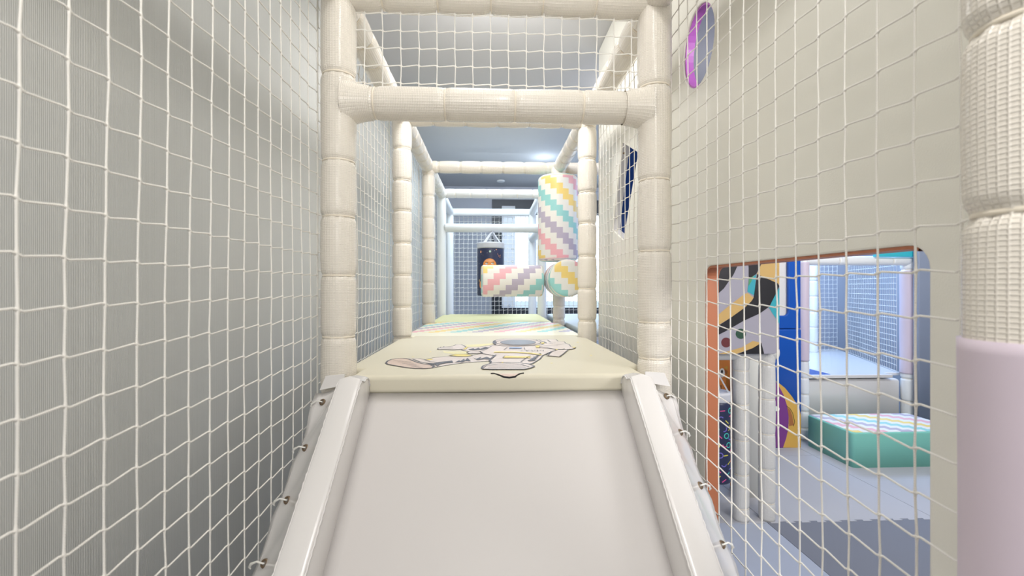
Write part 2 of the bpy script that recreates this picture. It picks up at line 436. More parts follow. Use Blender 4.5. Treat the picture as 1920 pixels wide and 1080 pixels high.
def mat_block(name, outline, z0, z1, m, parent=None, bev=.014):
    o = prism(name, outline, 'z', z0, z1, m, parent)
    b = o.modifiers.new('bevel', 'BEVEL'); b.width = bev; b.segments = 4; b.limit_method = 'ANGLE'; b.angle_limit = math.radians(60)
    for p in o.data.polygons: p.use_smooth = True
    n = o.modifiers.new('wn', 'WEIGHTED_NORMAL'); n.keep_sharp = False
    return o
def roller_vf(p0, p1, R, rr=0.02, seg=48, a0=PI/2):
    p0, p1 = Vector(p0), Vector(p1); dn = (p1-p0).normalized(); Ln = (p1-p0).length; a, b = frame_of(dn)
    prof = [(0.0, 0)]+[(R*k/4, 0) for k in (1, 2, 3)]+[(R-rr+rr*math.sin(PI/2*i/4), rr-rr*math.cos(PI/2*i/4)) for i in range(5)]
    n_ = 14
    prof += [(R, rr+(Ln-2*rr)*i/n_) for i in range(1, n_)]
    prof += [(R-rr+rr*math.cos(PI/2*i/4), Ln-rr+rr*math.sin(PI/2*i/4)) for i in range(5)]+[(R*k/4, Ln) for k in (3, 2, 1)]+[(0.0, Ln)]
    V = []; U = []; F = []
    for (r, t) in prof:
        for i in range(seg+1):
            an = 2*PI*i/seg+a0; V.append(p0+dn*t+(a*math.cos(an)+b*math.sin(an))*r)
            cap = r < R-0.003
            U.append((r*math.cos(an), r*math.sin(an)) if cap else ((an-a0)*R, t))
    for j in range(len(prof)-1):
        for i in range(seg): F.append((j*(seg+1)+i, j*(seg+1)+i+1, (j+1)*(seg+1)+i+1, (j+1)*(seg+1)+i))
    return V, F, U
# ================================================================== ROOM
XL, XR_, YB, YN, ZC = -0.76, 5.2, 6.2, -2.2, 2.72
struct(box('floor', XL-.1, XR_+.1, YN-.1, YB+.1, -0.12, -0.02, M_FLOOR))
struct(box('ceiling', XL-.1, XR_+.1, YN-.1, YB+.1, ZC, ZC+.1, M_CEIL))
struct(box('wall_left', XL-.1, XL, YN-.1, YB+.1, -0.02, ZC, M_WL))
struct(box('wall_right', XR_, XR_+.1, YN-.1, YB+.1, -0.02, ZC, M_WALL))
struct(box('wall_near', XL, XR_, YN-.1, YN, -0.02, ZC, M_WALL))
WX0, WX1, WZ0, WZ1 = 0.02, 2.30, 0.98, 2.55
struct(prism('wall_far', [(XL, -.02), (XR_, -.02), (XR_, ZC), (XL, ZC)], 'y', YB, YB+.1, M_WALL, holes=[[(WX0, WZ0), (WX1, WZ0), (WX1, WZ1), (WX0, WZ1)]]))
wf = struct(prism('window_1', [(WX0, WZ0), (WX1, WZ0), (WX1, WZ1), (WX0, WZ1)], 'y', YB-.02, YB+.06, M_DARKFR,
    holes=[[(WX0+.14, WZ0+.10), (WX0+1.18, WZ0+.10), (WX0+1.18, WZ1-.20), (WX0+.14, WZ1-.20)], [(WX0+1.26, WZ0+.10), (WX1-.08, WZ0+.10), (WX1-.08, WZ1-.20), (WX0+1.26, WZ1-.20)]]))
box('pane', WX0+.14, WX0+1.18, YB+.015, YB+.021, WZ0+.10, WZ1-.20, GLASS, wf)
box('pane', WX0+1.26, WX1-.08, YB+.015, YB+.021, WZ0+.10, WZ1-.20, GLASS, wf)
# pale grey cover strip along the ceiling edge
struct(box('trim_1', XL, XR_, YB-.03, YB, ZC-.05, ZC, M_WALL))
# interlocking floor mats, one per tile, with dovetail teeth along two edges
def floor_mat(x0, x1, y0, y1, m, label, teeth_near=True, teeth_left=True):
    T = 0.016; n = 11; out = []
    def tooth(a0, a1, n, fn):
        pts = []; st = (a1-a0)/n
        for k in range(n):
            s = a0+st*k
            pts += [fn(s+st*.28, 0), fn(s+st*.20, 1), fn(s+st*.80, 1), fn(s+st*.72, 0)]
        return pts
    g = 0.0015
    nx = max(3, round((x1-x0)/0.088)); ny = max(3, round((y1-y0)/0.088))
    out.append((x0+g, y0+g))
    if teeth_near == 1: out += tooth(x0, x1, nx, lambda s, o: (s, y0-T*o+g))
    elif teeth_near == -1: pass
    out.append((x1-g, y0+g))
    out.append((x1-g, y1-g))
    if teeth_near in (1, 2):
        st = (x1-x0)/nx
        for k in reversed(range(nx)):
            s = x0+st*k; out += [(s+st*.72+g, y1-g), (s+st*.80+g, y1-T-g), (s+st*.20-g, y1-T-g), (s+st*.28-g, y1-g)]
    out.append((x0+g, y1-g))
    if teeth_left == 1:
        st = (y1-y0)/ny
        for k in reversed(range(ny)):
            s = y0+st*k; out += [(x0+g, s+st*.72), (x0-T+g, s+st*.80), (x0-T+g, s+st*.20), (x0+g, s+st*.28)]
    o = prism('floor_mat', out, 'z', -0.02, 0.0, m)
    tag(o, label, 'floor mat', None)
    return o
# the joints seen through the doorway: one across at Y=2.56, one along X=1.59
XJ = [-0.75, 0.62, 1.59, 2.60, 3.61, 4.62]; YJ = [-0.48, 0.54, 1.55, 2.56, 3.57, 4.58, 5.59]
def mat_tile(x0, x1, y0, y1, m, label, near=1, left=1):
    return floor_mat(x0, x1, y0, y1, m, label, near, left)
mat_tile(1.59, 2.60, 1.55, 2.56, M_MATD, 'darker grey interlocking foam floor mat seen low through the doorway', 2, 0)
mat_tile(0.62, 1.59, 1.55, 2.56, M_MATB, 'pale bluish interlocking foam floor mat beside the darker grey mat', 2, 0)
mat_tile(0.62, 1.59, 2.56, 3.57, M_MATL, 'light grey floor mat under the two textured white posts', 1, 0)
mat_tile(1.59, 2.60, 2.56, 3.57, M_MATL, 'light grey floor mat in front of the blue and purple panel', 1, 0)
mat_tile(2.60, 3.61, 2.56, 3.57, M_MATL, 'light grey floor mat in front of the teal soft block', 1, 0)
mat_tile(2.60, 3.61, 1.55, 2.56, M_MATD, 'darker grey floor mat at the right edge of the doorway view', 2, 0)
mat_tile(1.59, 2.60, 3.57, 4.58, M_MATL, 'light grey floor mat under the foot of the blue panel', 1, 0)
mat_tile(2.60, 3.61, 3.57, 4.58, M_MATL, 'light grey floor mat under the back of the teal block', 1, 0)
mat_tile(0.62, 1.59, 0.54, 1.55, M_MATB, 'pale bluish floor mat nearest the doorway sill', 2, 0)
mat_tile(1.59, 2.60, 0.54, 1.55, M_MATD, 'darker grey floor mat nearest the camera side of the doorway', 2, 0)
# ================================================================== FRAME OF PADDED TUBES
AX0, AX1 = -0.435, 0.484
YP = [0.385, 1.33, 2.27, 3.22, 4.16, 5.11]
ZT = EYE+0.848
R = 0.046
G_P = 'padded posts of the play frame'; G_B = 'padded beams of the play frame'
def post(x, y, label, ztop=ZT+.01, m=None, R_=R, spacing=0.166, first=0.05, ties=None, tie=True, pinch=0.13, z0=0.0, bulge=.03):
    return padded('padded_post', label, 'post', (x, y, z0), (x, y, ztop), R_, spacing, first, m, G_P, tie, pinch, bulge, ties)
def beam(p0, p1, label, R_=0.045, m=None, spacing=0.155, first=0.09, tie=True, pinch=0.13, ties=None, bulge=.03):
    return padded('padded_beam', label, 'beam', p0, p1, R_, spacing, first, m, G_B, tie, pinch, bulge, ties)
# ties matched to the photograph's pinch lines (heights above the floor)
post(AX0, YP[1], 'cream padded post nearest left of the slide top', ties=[0.05, .216, .382, .548, .714, .88, 1.046, 1.212, 1.385, 1.552, 1.71, 1.955], R_=0.0475, pinch=.10)
post(AX1, YP[1], 'cream padded post nearest right of the slide top', ties=[0.10, .31, .52, .73, .94, 1.145, 1.25, 1.458, 1.666, 1.94], R_=0.0475, pinch=.10)
post(AX0, YP[2], 'cream padded post at the far left corner of the astronaut mat', first=0.03, spacing=.154)
post(AX1, YP[2], 'cream padded post at the far right corner of the astronaut mat', first=0.07, spacing=.16)
post(AX0, YP[3], 'cream padded post at the left end of the striped mat', first=0.04, spacing=.15, R_=.044)
post(AX1, YP[3], 'cream padded post below the cluster of striped rollers', first=0.03, spacing=.15, R_=.042, ztop=EYE+.02, ties=[.1, .3, .5, .7, .9, 1.13, 1.22])
post(AX0-.01, YP[4], 'smooth white post at the far left end of the walkway', m=SMOOTHF, R_=.041, tie=False, ties=[], bulge=0)
post(AX1-.015, YP[4], 'smooth white post seen under the long horizontal striped roller', m=SMOOTHF, R_=.041, tie=False, ties=[], bulge=0)
post(AX0-.02, YP[5], 'rearmost left smooth white post against the far netting', m=SMOOTHF, R_=.042, tie=False, ties=[], bulge=0, ztop=EYE+.82)
post(AX1-.015, YP[5], 'rearmost smooth white post in front of the bright window', m=SMOOTHF, R_=.046, tie=False, ties=[], bulge=0, ztop=EYE+.82)
# near right post with a lilac vinyl wrap on its lower half
np_ = post(AX1+.002, YP[0], 'near glossy cream padded post at the right edge with lilac lower wrap', ties=[1.14, 1.255, 1.417, 1.585, 1.75, 1.92], R_=.0465, pinch=.14, z0=0)
V, F, U = sleeve_vf((AX1+.002, YP[0], 0.0), (AX1+.002, YP[0], EYE-.047), .0505, [], bulge=0)
w_ = child('vinyl_wrap', V, F, LILAC, np_, uvs=U); w_['label'] = 'smooth lilac vinyl wrap'
# crossing bars
cb = beam((AX0+.03, YP[1]-.0, EYE+.531), (AX1-.03, YP[1], EYE+.531), 'cream padded crossbar spanning the two nearest posts at head height', R_=0.0465, ties=[.075, .275, .475, .672, .80], pinch=.07, bulge=.01)
for sx, x in ((1, AX0), (-1, AX1)):
    # moulded wrap that flares from bar to post
    V = []; F = []; U = []; seg = 36; nr = 10
    for k in range(nr+1):
        t = k/nr; xx = x+sx*(0.018+0.075*t); rr = 0.0478+0.011*(1-t)**2+.002*math.sin(PI*t)
        for i in range(seg):
            an = 2*PI*i/seg; V.append((xx, YP[1]+rr*math.cos(an), EYE+.531+rr*math.sin(an)*(1+.18*(1-t)**2))); U.append((an*.047, xx))
    for k in range(nr):
        for i in range(seg): F.append((k*seg+i, k*seg+(i+1) % seg, (k+1)*seg+(i+1) % seg, (k+1)*seg+i))
    child('joint_wrap', V, F, CREAMF, cb, uvs=U)
beam((AX0+.02, YP[1], ZT), (AX1-.02, YP[1], ZT), 'cream padded top beam cut by the upper edge of the picture', R_=.048, spacing=.152, first=.11, pinch=.12, bulge=.08)
beam((AX0+.02, YP[2], ZT), (AX1-.02, YP[2], ZT), 'cream padded top beam just below the nearest crossbar', R_=.046, spacing=.16, first=.13, pinch=.12, bulge=.07)
beam((AX0+.02, YP[3], ZT), (1.45, YP[3], ZT), 'cream padded top beam over the striped rollers', R_=.041, spacing=.15, first=.05, pinch=.12, bulge=.06)
beam((AX0+.02, YP[4], ZT+.01), (AX1-.02, YP[4], ZT+.01), 'white padded top beam above the far crossbar', R_=.041, spacing=.14, first=.1, pinch=.10, m=WHITEF)
beam((AX0+.02, YP[4], EYE+.545), (AX1-.02, YP[4], EYE+.545), 'smooth white crossbar that the navy punch bag hangs from', R_=.039, tie=False, ties=[], m=SMOOTHF, bulge=0)
beam((AX0, YP[5], EYE+.845), (AX1, YP[5], EYE+.845), 'smooth white rearmost top beam in front of the far window', R_=.042, tie=False, ties=[], m=SMOOTHF, bulge=0)
beam((AX0-.015, YP[4]+.04, ZT), (AX0-.015, YP[5]-.03, ZT), 'short smooth white side rail in the far left top corner', R_=.042, tie=False, ties=[], m=SMOOTHF, bulge=0)
beam((AX1-.015, YP[4]+.04, ZT), (AX1-.015, YP[5]-.03, ZT), 'short smooth white side rail in the far right top corner', R_=.042, tie=False, ties=[], m=SMOOTHF, bulge=0)
beam((AX1-.015, YP[4]+.04, EYE+.545), (AX1-.015, YP[5]-.03, EYE+.545), 'smooth white side rail level with the far crossbar', R_=.042, tie=False, ties=[], m=SMOOTHF, bulge=0)
for k, (la, lb) in {0: ('cream side rail above the near left netting', 'cream side rail above the near right panel'),
                    1: ('cream padded side rail running back from the nearest left post', 'cream padded side rail running back from the nearest right post'),
                    2: ('cream padded side rail over the left edge of the striped mat', 'cream padded side rail meeting the beam above the vertical striped roller'),
                    3: ('cream padded side rail in the third bay on the left', 'cream padded side rail behind the vertical striped roller')}.items():
    y0 = YP[k]+.03; y1 = YP[k+1]-.03
    beam((AX0-.005, y0, ZT), (AX0-.005, y1, ZT), la, R_=.044, spacing=.14, first=.07)
    beam((AX1, y0, ZT), (AX1, y1, ZT), lb, R_=.044, spacing=.14, first=.07)
# ================================================================== NETS
NXL, NXR = -0.492, 0.541
net('white safety net along the near left wall beside the slide', (NXL, .4995-9*.0546, EYE+.2623-28*.0577+.004), (0, 1, 0), (0, 0, 1), 24, 38, .0546, .0577, r=.0015, seed=3, sag=.004)
net('white safety net across the near right cream panel and doorway', (NXR, .501-9*.0561, EYE+.2745-28*.0561-.03), (0, 1, 0), (0, 0, 1), 24, 39, .0561, .0561, r=.0015, seed=5, sag=.004)
G_N = None
for k, lab in ((1, 'white safety net on the left beside the astronaut mat'), (2, 'white safety net on the left beside the striped mat'), (3, 'white safety net on the left of the far yellow mat'), (4, 'white safety net in the rearmost bay on the left')):
    net(lab, (NXL-.008, YP[k]+.015, 1.02), (0, 1, 0), (0, 0, 1), 17, 22, .054, .0545, r=.0016, seed=10+k, seg=4)
net('white safety net over the cream panel right of the astronaut mat', (NXR, YP[1]+.04, 1.0), (0, 1, 0), (0, 0, 1), 16, 22, .0555, .0545, r=.0016, seed=21, seg=4)
net('white safety net hung between the nearest top beam and crossbar', (AX0+.02, YP[1], EYE+.575-.035), (1, 0, 0), (0, 0, 1), 17, 6, .0519, .0503, r=.0016, seed=22, sag=.003)
net('white safety net closing the far end in front of the window', (AX0-.02, YP[5]+.07, 0.75), (1, 0, 0), (0, 0, 1), 38, 29, .050, .050, r=.0024, seed=23, seg=4)
# ================================================================== RIGHT PARTITION PANEL
PX0, PX1 = 0.622, 0.650
YD0, YD1, ZD = 0.62, 1.30, EYE+.063
YA, YE = -0.35, 2.60
outl = [(YA, 0.0), (YD0, 0.0)]
# doorway with rounded upper corners is a notch in the outline
rc = .035
arc1 = [(YD0+rc-rc*math.cos(PI/2*i/6), ZD-rc+rc*math.sin(PI/2*i/6)) for i in range(7)]
arc2 = [(YD1-rc+rc*math.sin(PI/2*i/6), ZD-rc+rc*math.cos(PI/2*i/6)) for i in range(7)]
door = [(YD0, 0.0)]+arc1+arc2+[(YD1, 0.0)]
outl += arc1+arc2+[(YD1, 0.0), (YE, 0.0), (YE, ZC-.002), (YA, ZC-.002)]
oval = circ(1.345, EYE+.727, .102, .118, 36)
rh = [(2.135, EYE+.690), (1.90, EYE+.572), (2.115, EYE+.224), (2.311, EYE+.301)]
panel = thing('partition_panel', 'cream padded vinyl partition panel with doorway, oval porthole and tilted window', 'wall panel', (PX0, 1.0, 0))
pf = prism('padded_face', outl, 'x', PX0, PX1, CREAMV, panel, holes=[oval, rh])
bv = pf.modifiers.new('bevel', 'BEVEL'); bv.width = .004; bv.segments = 2; bv.limit_method = 'ANGLE'
def reveal(name, loop, closed, m, label, x0=PX0+.003, x1=PX1+.012, t=.004, inward=1):
    """thin liner that follows the inside of a cut-out"""
    n = len(loop); cy = sum(p[0] for p in loop)/n; cz = sum(p[1] for p in loop)/n
    ins = []
    for i, p in enumerate(loop):
        a = loop[(i-1) % n] if (closed or i > 0) else p; b = loop[(i+1) % n] if (closed or i < n-1) else p
        d = Vector((b[0]-a[0], b[1]-a[1])); nn = Vector((-d.y, d.x)).normalized()
        if nn.dot(Vector((cy-p[0], cz-p[1]))) < 0: nn = -nn
        ins.append((p[0]+nn.x*t, p[1]+nn.y*t))
    V = []; F = []
    for i in range(n):
        V += [(x0, *loop[i]), (x1, *loop[i]), (x1, *ins[i]), (x0, *ins[i])]
    rng = range(n) if closed else range(n-1)
    for i in rng:
        j = (i+1) % n
        for k in range(4): F.append((4*i+k, 4*i+(k+1) % 4, 4*j+(k+1) % 4, 4*j+k))
    o = child(name, V, F, m, panel, smooth=False); o['label'] = label; return o
reveal('doorway_edging', arc1[4:]+arc2+[(YD1, 0.0)], False, ORANGE, 'orange edging inside the doorway', t=.005)
reveal('porthole_ring', oval, True, PURPLE, 'purple ring inside the oval porthole', x0=PX0+.006, x1=PX1+.004, t=.005)
reveal('window_edging', rh, True, WHITEV, 'white edging inside the tilted window', x0=PX0+.006, x1=PX1+.010, t=.004)
# screws of the tilted window edging
def rivet(p, nrm, m, parent, r=.006):
    a, b = frame_of(nrm); V = [p+nrm*.002]; F = []
    for i in range(10): V.append(p+(a*math.cos(2*PI*i/10)+b*math.sin(2*PI*i/10))*r)
    for i in range(10): F.append((0, 1+i, 1+(i+1) % 10))
    return child('screw', V, F, m, parent)
for t in (.12, .86):
    p = Vector((PX0+.014, rh[0][0]*(1-t)+rh[3][0]*t-.008, rh[0][1]*(1-t)+rh[3][1]*t)); rivet(p, Vector((-.3, -.9, 0)).normalized(), BRASS, panel)
# things glimpsed through the tilted window and the porthole
bp = thing('soft_play_panel', 'deep blue upright panel glimpsed through the tilted window', 'panel', (0.98, 2.62, 0.0))
cushion('panel_body', .745, 1.18, 2.62, 2.70, 0.0, 2.45, DBLUE, bp, r=.01, rc=.02)
box('edge_strip', .69, .744, 2.62, 2.70, 0.0, 2.45, GREYB, bp)
gp = tag(cushion('soft_play_panel', .653, 1.3, 1.72, 1.79, 1.78, 2.5, SLATE, r=.01, rc=.02), 'slate grey upright panel glimpsed through the oval porthole', 'panel')
# ================================================================== SLIDE
SXL, SXR, SY0, SZ0, SM = -0.33, 0.366, 1.262, EYE-.288, 0.785
def bedz(y): return SZ0-(SY0-y)*SM
YE_ = SY0-(SZ0-.004)/SM
slide = thing('foam_slide', 'white vinyl toddler slide with padded side bumpers and eyeleted flaps', 'slide', (0.02, 0.6, 0))
n = 40; V = []; F = []; wd = (SXL+.000, SXR-.000)
nxs = 24
for k in range(n+1):
    y = SY0-(SY0-YE_)*k/n
    for i in range(nxs+1):
        u = i/nxs; x = wd[0]+(wd[1]-wd[0])*u
        V.append((x, y, bedz(y)-.006*math.sin(PI*u)*min(1, k/4)+.0015*math.sin(u*5+y*7)))
top = len(V)
for k in range(n+1):
    y = SY0-(SY0-YE_)*k/n
    for i in range(nxs+1):
        u = i/nxs; V.append((wd[0]+(wd[1]-wd[0])*u, y, max(bedz(y)-.07, 0.0)))
W1 = nxs+1
for k in range(n):
    for i in range(nxs):
        F.append((k*W1+i, (k+1)*W1+i, (k+1)*W1+i+1, k*W1+i+1)); F.append((top+k*W1+i, top+k*W1+i+1, top+(k+1)*W1+i+1, top+(k+1)*W1+i))
for i in range(nxs): F.append((i, i+1, top+i+1, top+i)); F.append((n*W1+i, top+n*W1+i, top+n*W1+i+1, n*W1+i+1))
for k in range(n):
    F.append((k*W1, top+k*W1, top+(k+1)*W1, (k+1)*W1)); F.append((k*W1+nxs, (k+1)*W1+nxs, top+(k+1)*W1+nxs, top+k*W1+nxs))
child('slide_bed', V, F, WHITEBED, slide)
def bumper(sgn, xi, xo):
    """side bumper: foam bar with stitched top, rounded at its head, following the slope"""
    # path of (y, top z)
    H = .125; head = [(SY0-.001, SZ0-.02), (SY0-.002, EYE-.262), (SY0-.008, EYE-.246), (SY0-.020, EYE-.237), (SY0-.036, EYE-.234), (SY0-.055, EYE-.238)]
    path = []
    for y, z in head: path.append((y, z))
    y = SY0-.085
    while y > YE_+.02: path.append((y, bedz(y)+H)); y -= .03
    path.append((YE_+.0, max(bedz(YE_)+H, .10))); path.append((YE_-.01, .02))
    V = []; F = []; prof_n = None
    for k, (y, z) in enumerate(path):
        zb = max(min(bedz(min(y, SY0)), z-.004)-.045, 0.0)
        w = xo-xi; r = .007
        puff = .003*math.sin(y*60)*.4
        pr = [(xi, zb), (xi, z-r*1.2), (xi+w*.04, z-r*.3), (xi+w*.16, z), (xi+w*.5, z+.004+puff), (xi+w*.84, z), (xi+w*.96, z-r*.3), (xo, z-r*1.2), (xo, zb)]
        prof_n = len(pr); V += [(a, y, b) for a, b in pr]
    for k in range(len(path)-1):
        for i in range(prof_n):
            j = (i+1) % prof_n; F.append((k*prof_n+i, k*prof_n+j, (k+1)*prof_n+j, (k+1)*prof_n+i))
    F.append(tuple(range(prof_n))); F.append(tuple(reversed([(len(path)-1)*prof_n+i for i in range(prof_n)])))
    b = child('side_bumper', V, F, WHITEV, slide)
    bv = b.modifiers.new('bevel', 'BEVEL'); bv.width = .003; bv.segments = 2; bv.limit_method = 'ANGLE'
    # piping seams on both upper edges, with stitches
    for xx in (xi, xo):
        VV = []; FF = []; pts = []
        for (y, z) in path[1:]: pts.append(Vector((xx, y, z-.006+.0008*math.sin(y*170))))
        fine = []
        for p, q in zip(pts, pts[1:]):
            for t in range(6): fine.append(p.lerp(q, t/6)+Vector((.0006*math.sin((p.y*6+t)*8), 0, .0005*math.sin(t*3+p.y*90))))
        cord_vf(fine, [.0022 if i % 3 else .0015 for i in range(len(fine))], 5, VV, FF)
        child('piping', VV, FF, WHITEV, b)
    return b
bumper(1, SXR-.001, SXR+.056); bumper(-1, SXL+.001, SXL-.056)
def flap(sgn, x0, x1, lab):
    """vinyl skirt from the bumper's outer seam down and out to the net, with brass eyelets"""
    V = []; F = []; n = 60; m_ = 8; ys = [SY0-.002-(SY0-.002-.47)*k/n for k in range(n+1)]
    gy = [1.250, 1.160, 1.048, .947, .84, .74, .64, .54] if sgn > 0 else [1.231, 1.120, 1.022, .922, .815, .715, .615, .515]
    def fz(y, t):
        zt = min(bedz(y)+.118, EYE-.245) if y > SY0-.09 else bedz(y)+.118
        ze = bedz(y)-(.045 if sgn > 0 else .028)+.035*max(0, min(1, (y-SY0+.08)/.08))
        return zt+(ze-zt)*t-.012*math.sin(PI*t)+.003*math.sin(y*22+t*3)*t
    for k, y in enumerate(ys):
        pull = max(math.exp(-((y-g)/.022)**2) for g in gy)
        edge = x1+sgn*(.004+.005*pull)
        for i in range(m_+1):
            t = i/m_; x = x0+(edge-x0)*t; z = fz(y, t)
            V.append((x, y, z))
    base = len(V); V += [(a, b, c-.0025) for a, b, c in V]
    w = m_+1
    for k in range(n):
        for i in range(m_):
            F.append((k*w+i, k*w+i+1, (k+1)*w+i+1, (k+1)*w+i)); F.append((base+k*w+i, base+(k+1)*w+i, base+(k+1)*w+i+1, base+k*w+i+1))
        F.append((k*w+m_, base+k*w+m_, base+(k+1)*w+m_, (k+1)*w+m_)); F.append((k*w, (k+1)*w, base+(k+1)*w, base+k*w))
    for i in range(m_): F.append((i, base+i, base+i+1, i+1)); F.append((n*w+i, n*w+i+1, base+n*w+i+1, base+n*w+i))
    fl = child('eyelet_flap', V, F, WHITEV, slide)
    # folded corner tab at the head of the flap
    tabp = [(x0+sgn*.012, SY0-.006, EYE-.234), (x1-sgn*.024, SY0-.005, EYE-.238), (x1-sgn*.010, SY0-.012, EYE-.275), (x0+sgn*.01, SY0-.012, EYE-.262)]
    V2 = [Vector(p) for p in tabp]+[Vector(p)+Vector((0, .004, 0)) for p in tabp]
    child('corner_tab', V2, [(0, 1, 2, 3), (7, 6, 5, 4), (0, 4, 5, 1), (1, 5, 6, 2), (2, 6, 7, 3), (3, 7, 4, 0)], WHITEV, fl, smooth=False)
    # stitch line near the edge
    VV = []; FF = []
    for k in range(0, n*3):
        y = ys[0]-(ys[0]-ys[-1])*k/(n*3)
        t = .93
        edge = x1+sgn*.004
        p = Vector((x0+(edge-x0)*t, y, fz(y, t)+.0014)); q = p+Vector((0, -.0045, -.0045*SM))
        if k % 1 == 0: cord_vf([p, q], [.0006, .0006], 4, VV, FF)
    child('stitching', VV, FF, WHITEBED, fl)
    for g in gy:
        t = .74 if sgn > 0 else .68
        c = Vector((x0+(x1-x0)*t, g, fz(g, t)+.0015))
        across = Vector((sgn*(abs(x1-x0)), 0, -.163)).normalized(); along = Vector((0, -1, -SM)).normalized()
        nn = across.cross(along).normalized(); nn = nn if nn.z > 0 else -nn
        nn = (nn*.5+Vector((0, -.75, .35))).normalized(); c = c+Vector((sgn*.002, -.004, .004))
        V3 = []; F3 = []; a, b = frame_of(nn); sg = 24
        prof = [(.0040, -.001), (.0042, .0014), (.0056, .0026), (.0076, .0022), (.0088, .0002), (.0088, -.002)]
        for i in range(sg):
            an = 2*PI*i/sg
            for (rr, hh) in prof: V3.append(c+(a*math.cos(an)+b*math.sin(an))*rr+nn*hh)
        pn = len(prof)
        for i in range(sg):
            for j in range(pn-1): F3.append((i*pn+j, ((i+1) % sg)*pn+j, ((i+1) % sg)*pn+j+1, i*pn+j+1))
        e = child('eyelet', V3, F3, BRASS, fl)
        # dark hole of the eyelet
        V4 = [c+nn*.0006]+[c+(a*math.cos(2*PI*i/16)+b*math.sin(2*PI*i/16))*.0043+nn*.0006 for i in range(16)]
        child('eyelet', V4, [(0, 1+i, 1+(i+1) % 16) for i in range(16)], DARKGAP, fl, smooth=False).name = 'eyelet_hole'
        # nylon tie from the eyelet to the net
        VV = []; FF = []
        e2 = Vector((x1+sgn*.005, g+.006, c.z-.006)); top_ = c+nn*.004
        cord_vf([c-nn*.002, top_, top_.lerp(e2, .5)+Vector((0, 0, .004)), e2, e2+Vector((sgn*.003, 0, -.006)), e2+Vector((0, 0, -.010))], [.0016, .0018, .0020, .0030, .0030, .0015], 6, VV, FF)
        child('cable_tie', VV, FF, NYLON, fl)
    return fl
flap(1, SXR+.054, .511, ''); flap(-1, SXL-.054, -.470, '')
# ================================================================== PLATFORM
deck = tag(box('platform_deck', AX0+.05, AX1-.05, 1.285, 5.08, EYE-.312, EYE-.293, M_MATL), 'plywood walkway deck hidden under the soft mats', 'deck')
MT = EYE-.240
m1 = thing('play_mat', 'pale yellow vinyl mat printed with a floating astronaut at the slide top', 'mat', (0.02, 1.8, EYE-.292))
mat_block('mat_body', notched(-.436, .468, 1.262, 2.315, [(AX0, YP[1]), (AX1, YP[1]), (AX0, YP[2]), (AX1, YP[2])]), EYE-.292, MT, MATV, m1)
m2 = tag(mat_block('play_mat', notched(-.44, .47, 2.325, 3.265, [(AX0, YP[3]), (AX1, YP[3])]), EYE-.292, MT-.002, ZIGM, bev=.01), 'cream mat covered in stepped pastel diagonal stripes behind the astronaut mat', 'mat')
m3 = tag(mat_block('play_mat', notched(-.43, .44, 3.275, 4.20, [(AX0, YP[4]), (AX1, YP[4])]), EYE-.292, MT, MATY), 'plain light yellow mat at the far end of the walkway', 'mat')
m4 = tag(cushion('play_mat', .53, 1.47, 2.72, 4.30, EYE-.292, MT-.004, MATG, r=.015, rc=.04), 'pale blue grey mat to the right, behind the post under the rollers', 'mat')
dk2 = tag(box('platform_deck', .53, 1.47, 2.72, 4.30, EYE-.312, EYE-.293, M_MATL), 'deck board carrying the pale blue grey mat', 'deck')
# astronaut artwork
mats = [P_SUIT, P_SOLE, P_LINE, P_BLACK, P_YEL, P_HALO, P_VIS, P_BLU]
def fm(px, py, lay):
    p = PZ(px, py, MT); return (p.x, p.y, MT+.0003+.0003*lay)
ast = Print(fm, mats); ast.nrm = Vector((0, 0, 1))
A = lambda L_: [(x/8+700, y/8+620) for x, y in L_]
B = lambda L_: [(x/8+880, y/8+610) for x, y in L_]
lw = .0042
def shape(pts, m, lay=1, line=True, w=lw):
    ast.poly(pts, m, lay)
    if line: ast.line(pts, w, P_LINE, lay+1.5, True)
ast.poly(A([(1040, 300), (1100, 315), (1430, 312), (1420, 350), (1200, 352), (1060, 330)]), P_HALO, 0)
ast.poly(A([(1380, 215), (1560, 205), (1820, 190), (1850, 215), (1760, 230), (1600, 243), (1420, 250)]), P_HALO, 0)
ast.poly(A([(780, 440), (860, 425), (900, 430), (850, 446)]), P_YEL, 2)
# stretched leg and boot (left)
shape(A([(450, 418), (680, 420), (780, 438), (900, 408), (1130, 385), (1300, 393), (1450, 380), (1620, 350), (1860, 340), (1860, 455), (1740, 458), (1400, 482), (1180, 508), (960, 548), (880, 562)]), P_SUIT, 1)
shape(A([(190, 490), (215, 460), (270, 437), (350, 424), (450, 418), (530, 432), (600, 460), (680, 490), (780, 510), (860, 520), (905, 545), (880, 565), (780, 575), (620, 572), (450, 552), (300, 525), (215, 510)]), P_SOLE, 3, True, .006)
for dy in (0, 22, 44, 66, 88):
    ast.line(A([(300+dy*3, 455+dy), (400+dy*2.6, 462+dy), (560+dy*2, 478+dy)]), .0022, P_LINE, 6)
ast.line(A([(590, 432), (700, 475), (820, 500), (900, 522), (920, 550)]), .004, P_LINE, 6)
ast.line(A([(760, 438), (850, 470), (980, 488), (1100, 470)]), .003, P_LINE, 6)
ast.poly(A([(780, 492), (900, 496), (980, 480), (1110, 466), (1180, 456), (1200, 488), (1090, 492), (1000, 512), (965, 545), (930, 520)]), P_LINE, 6)
ast.poly(A([(1220, 486), (1290, 450), (1300, 468), (1360, 428), (1375, 455), (1412, 414), (1462, 464), (1380, 460), (1330, 482), (1300, 474)]), P_LINE, 6)
ast.poly(A([(1480, 402), (1540, 430), (1620, 400), (1600, 430), (1700, 400), (1800, 440), (1660, 432), (1560, 448)]), P_LINE, 6)
shape(A([(1140, 376), (1230, 358), (1400, 360), (1490, 378), (1400, 395), (1250, 392)]), P_YEL, 4)
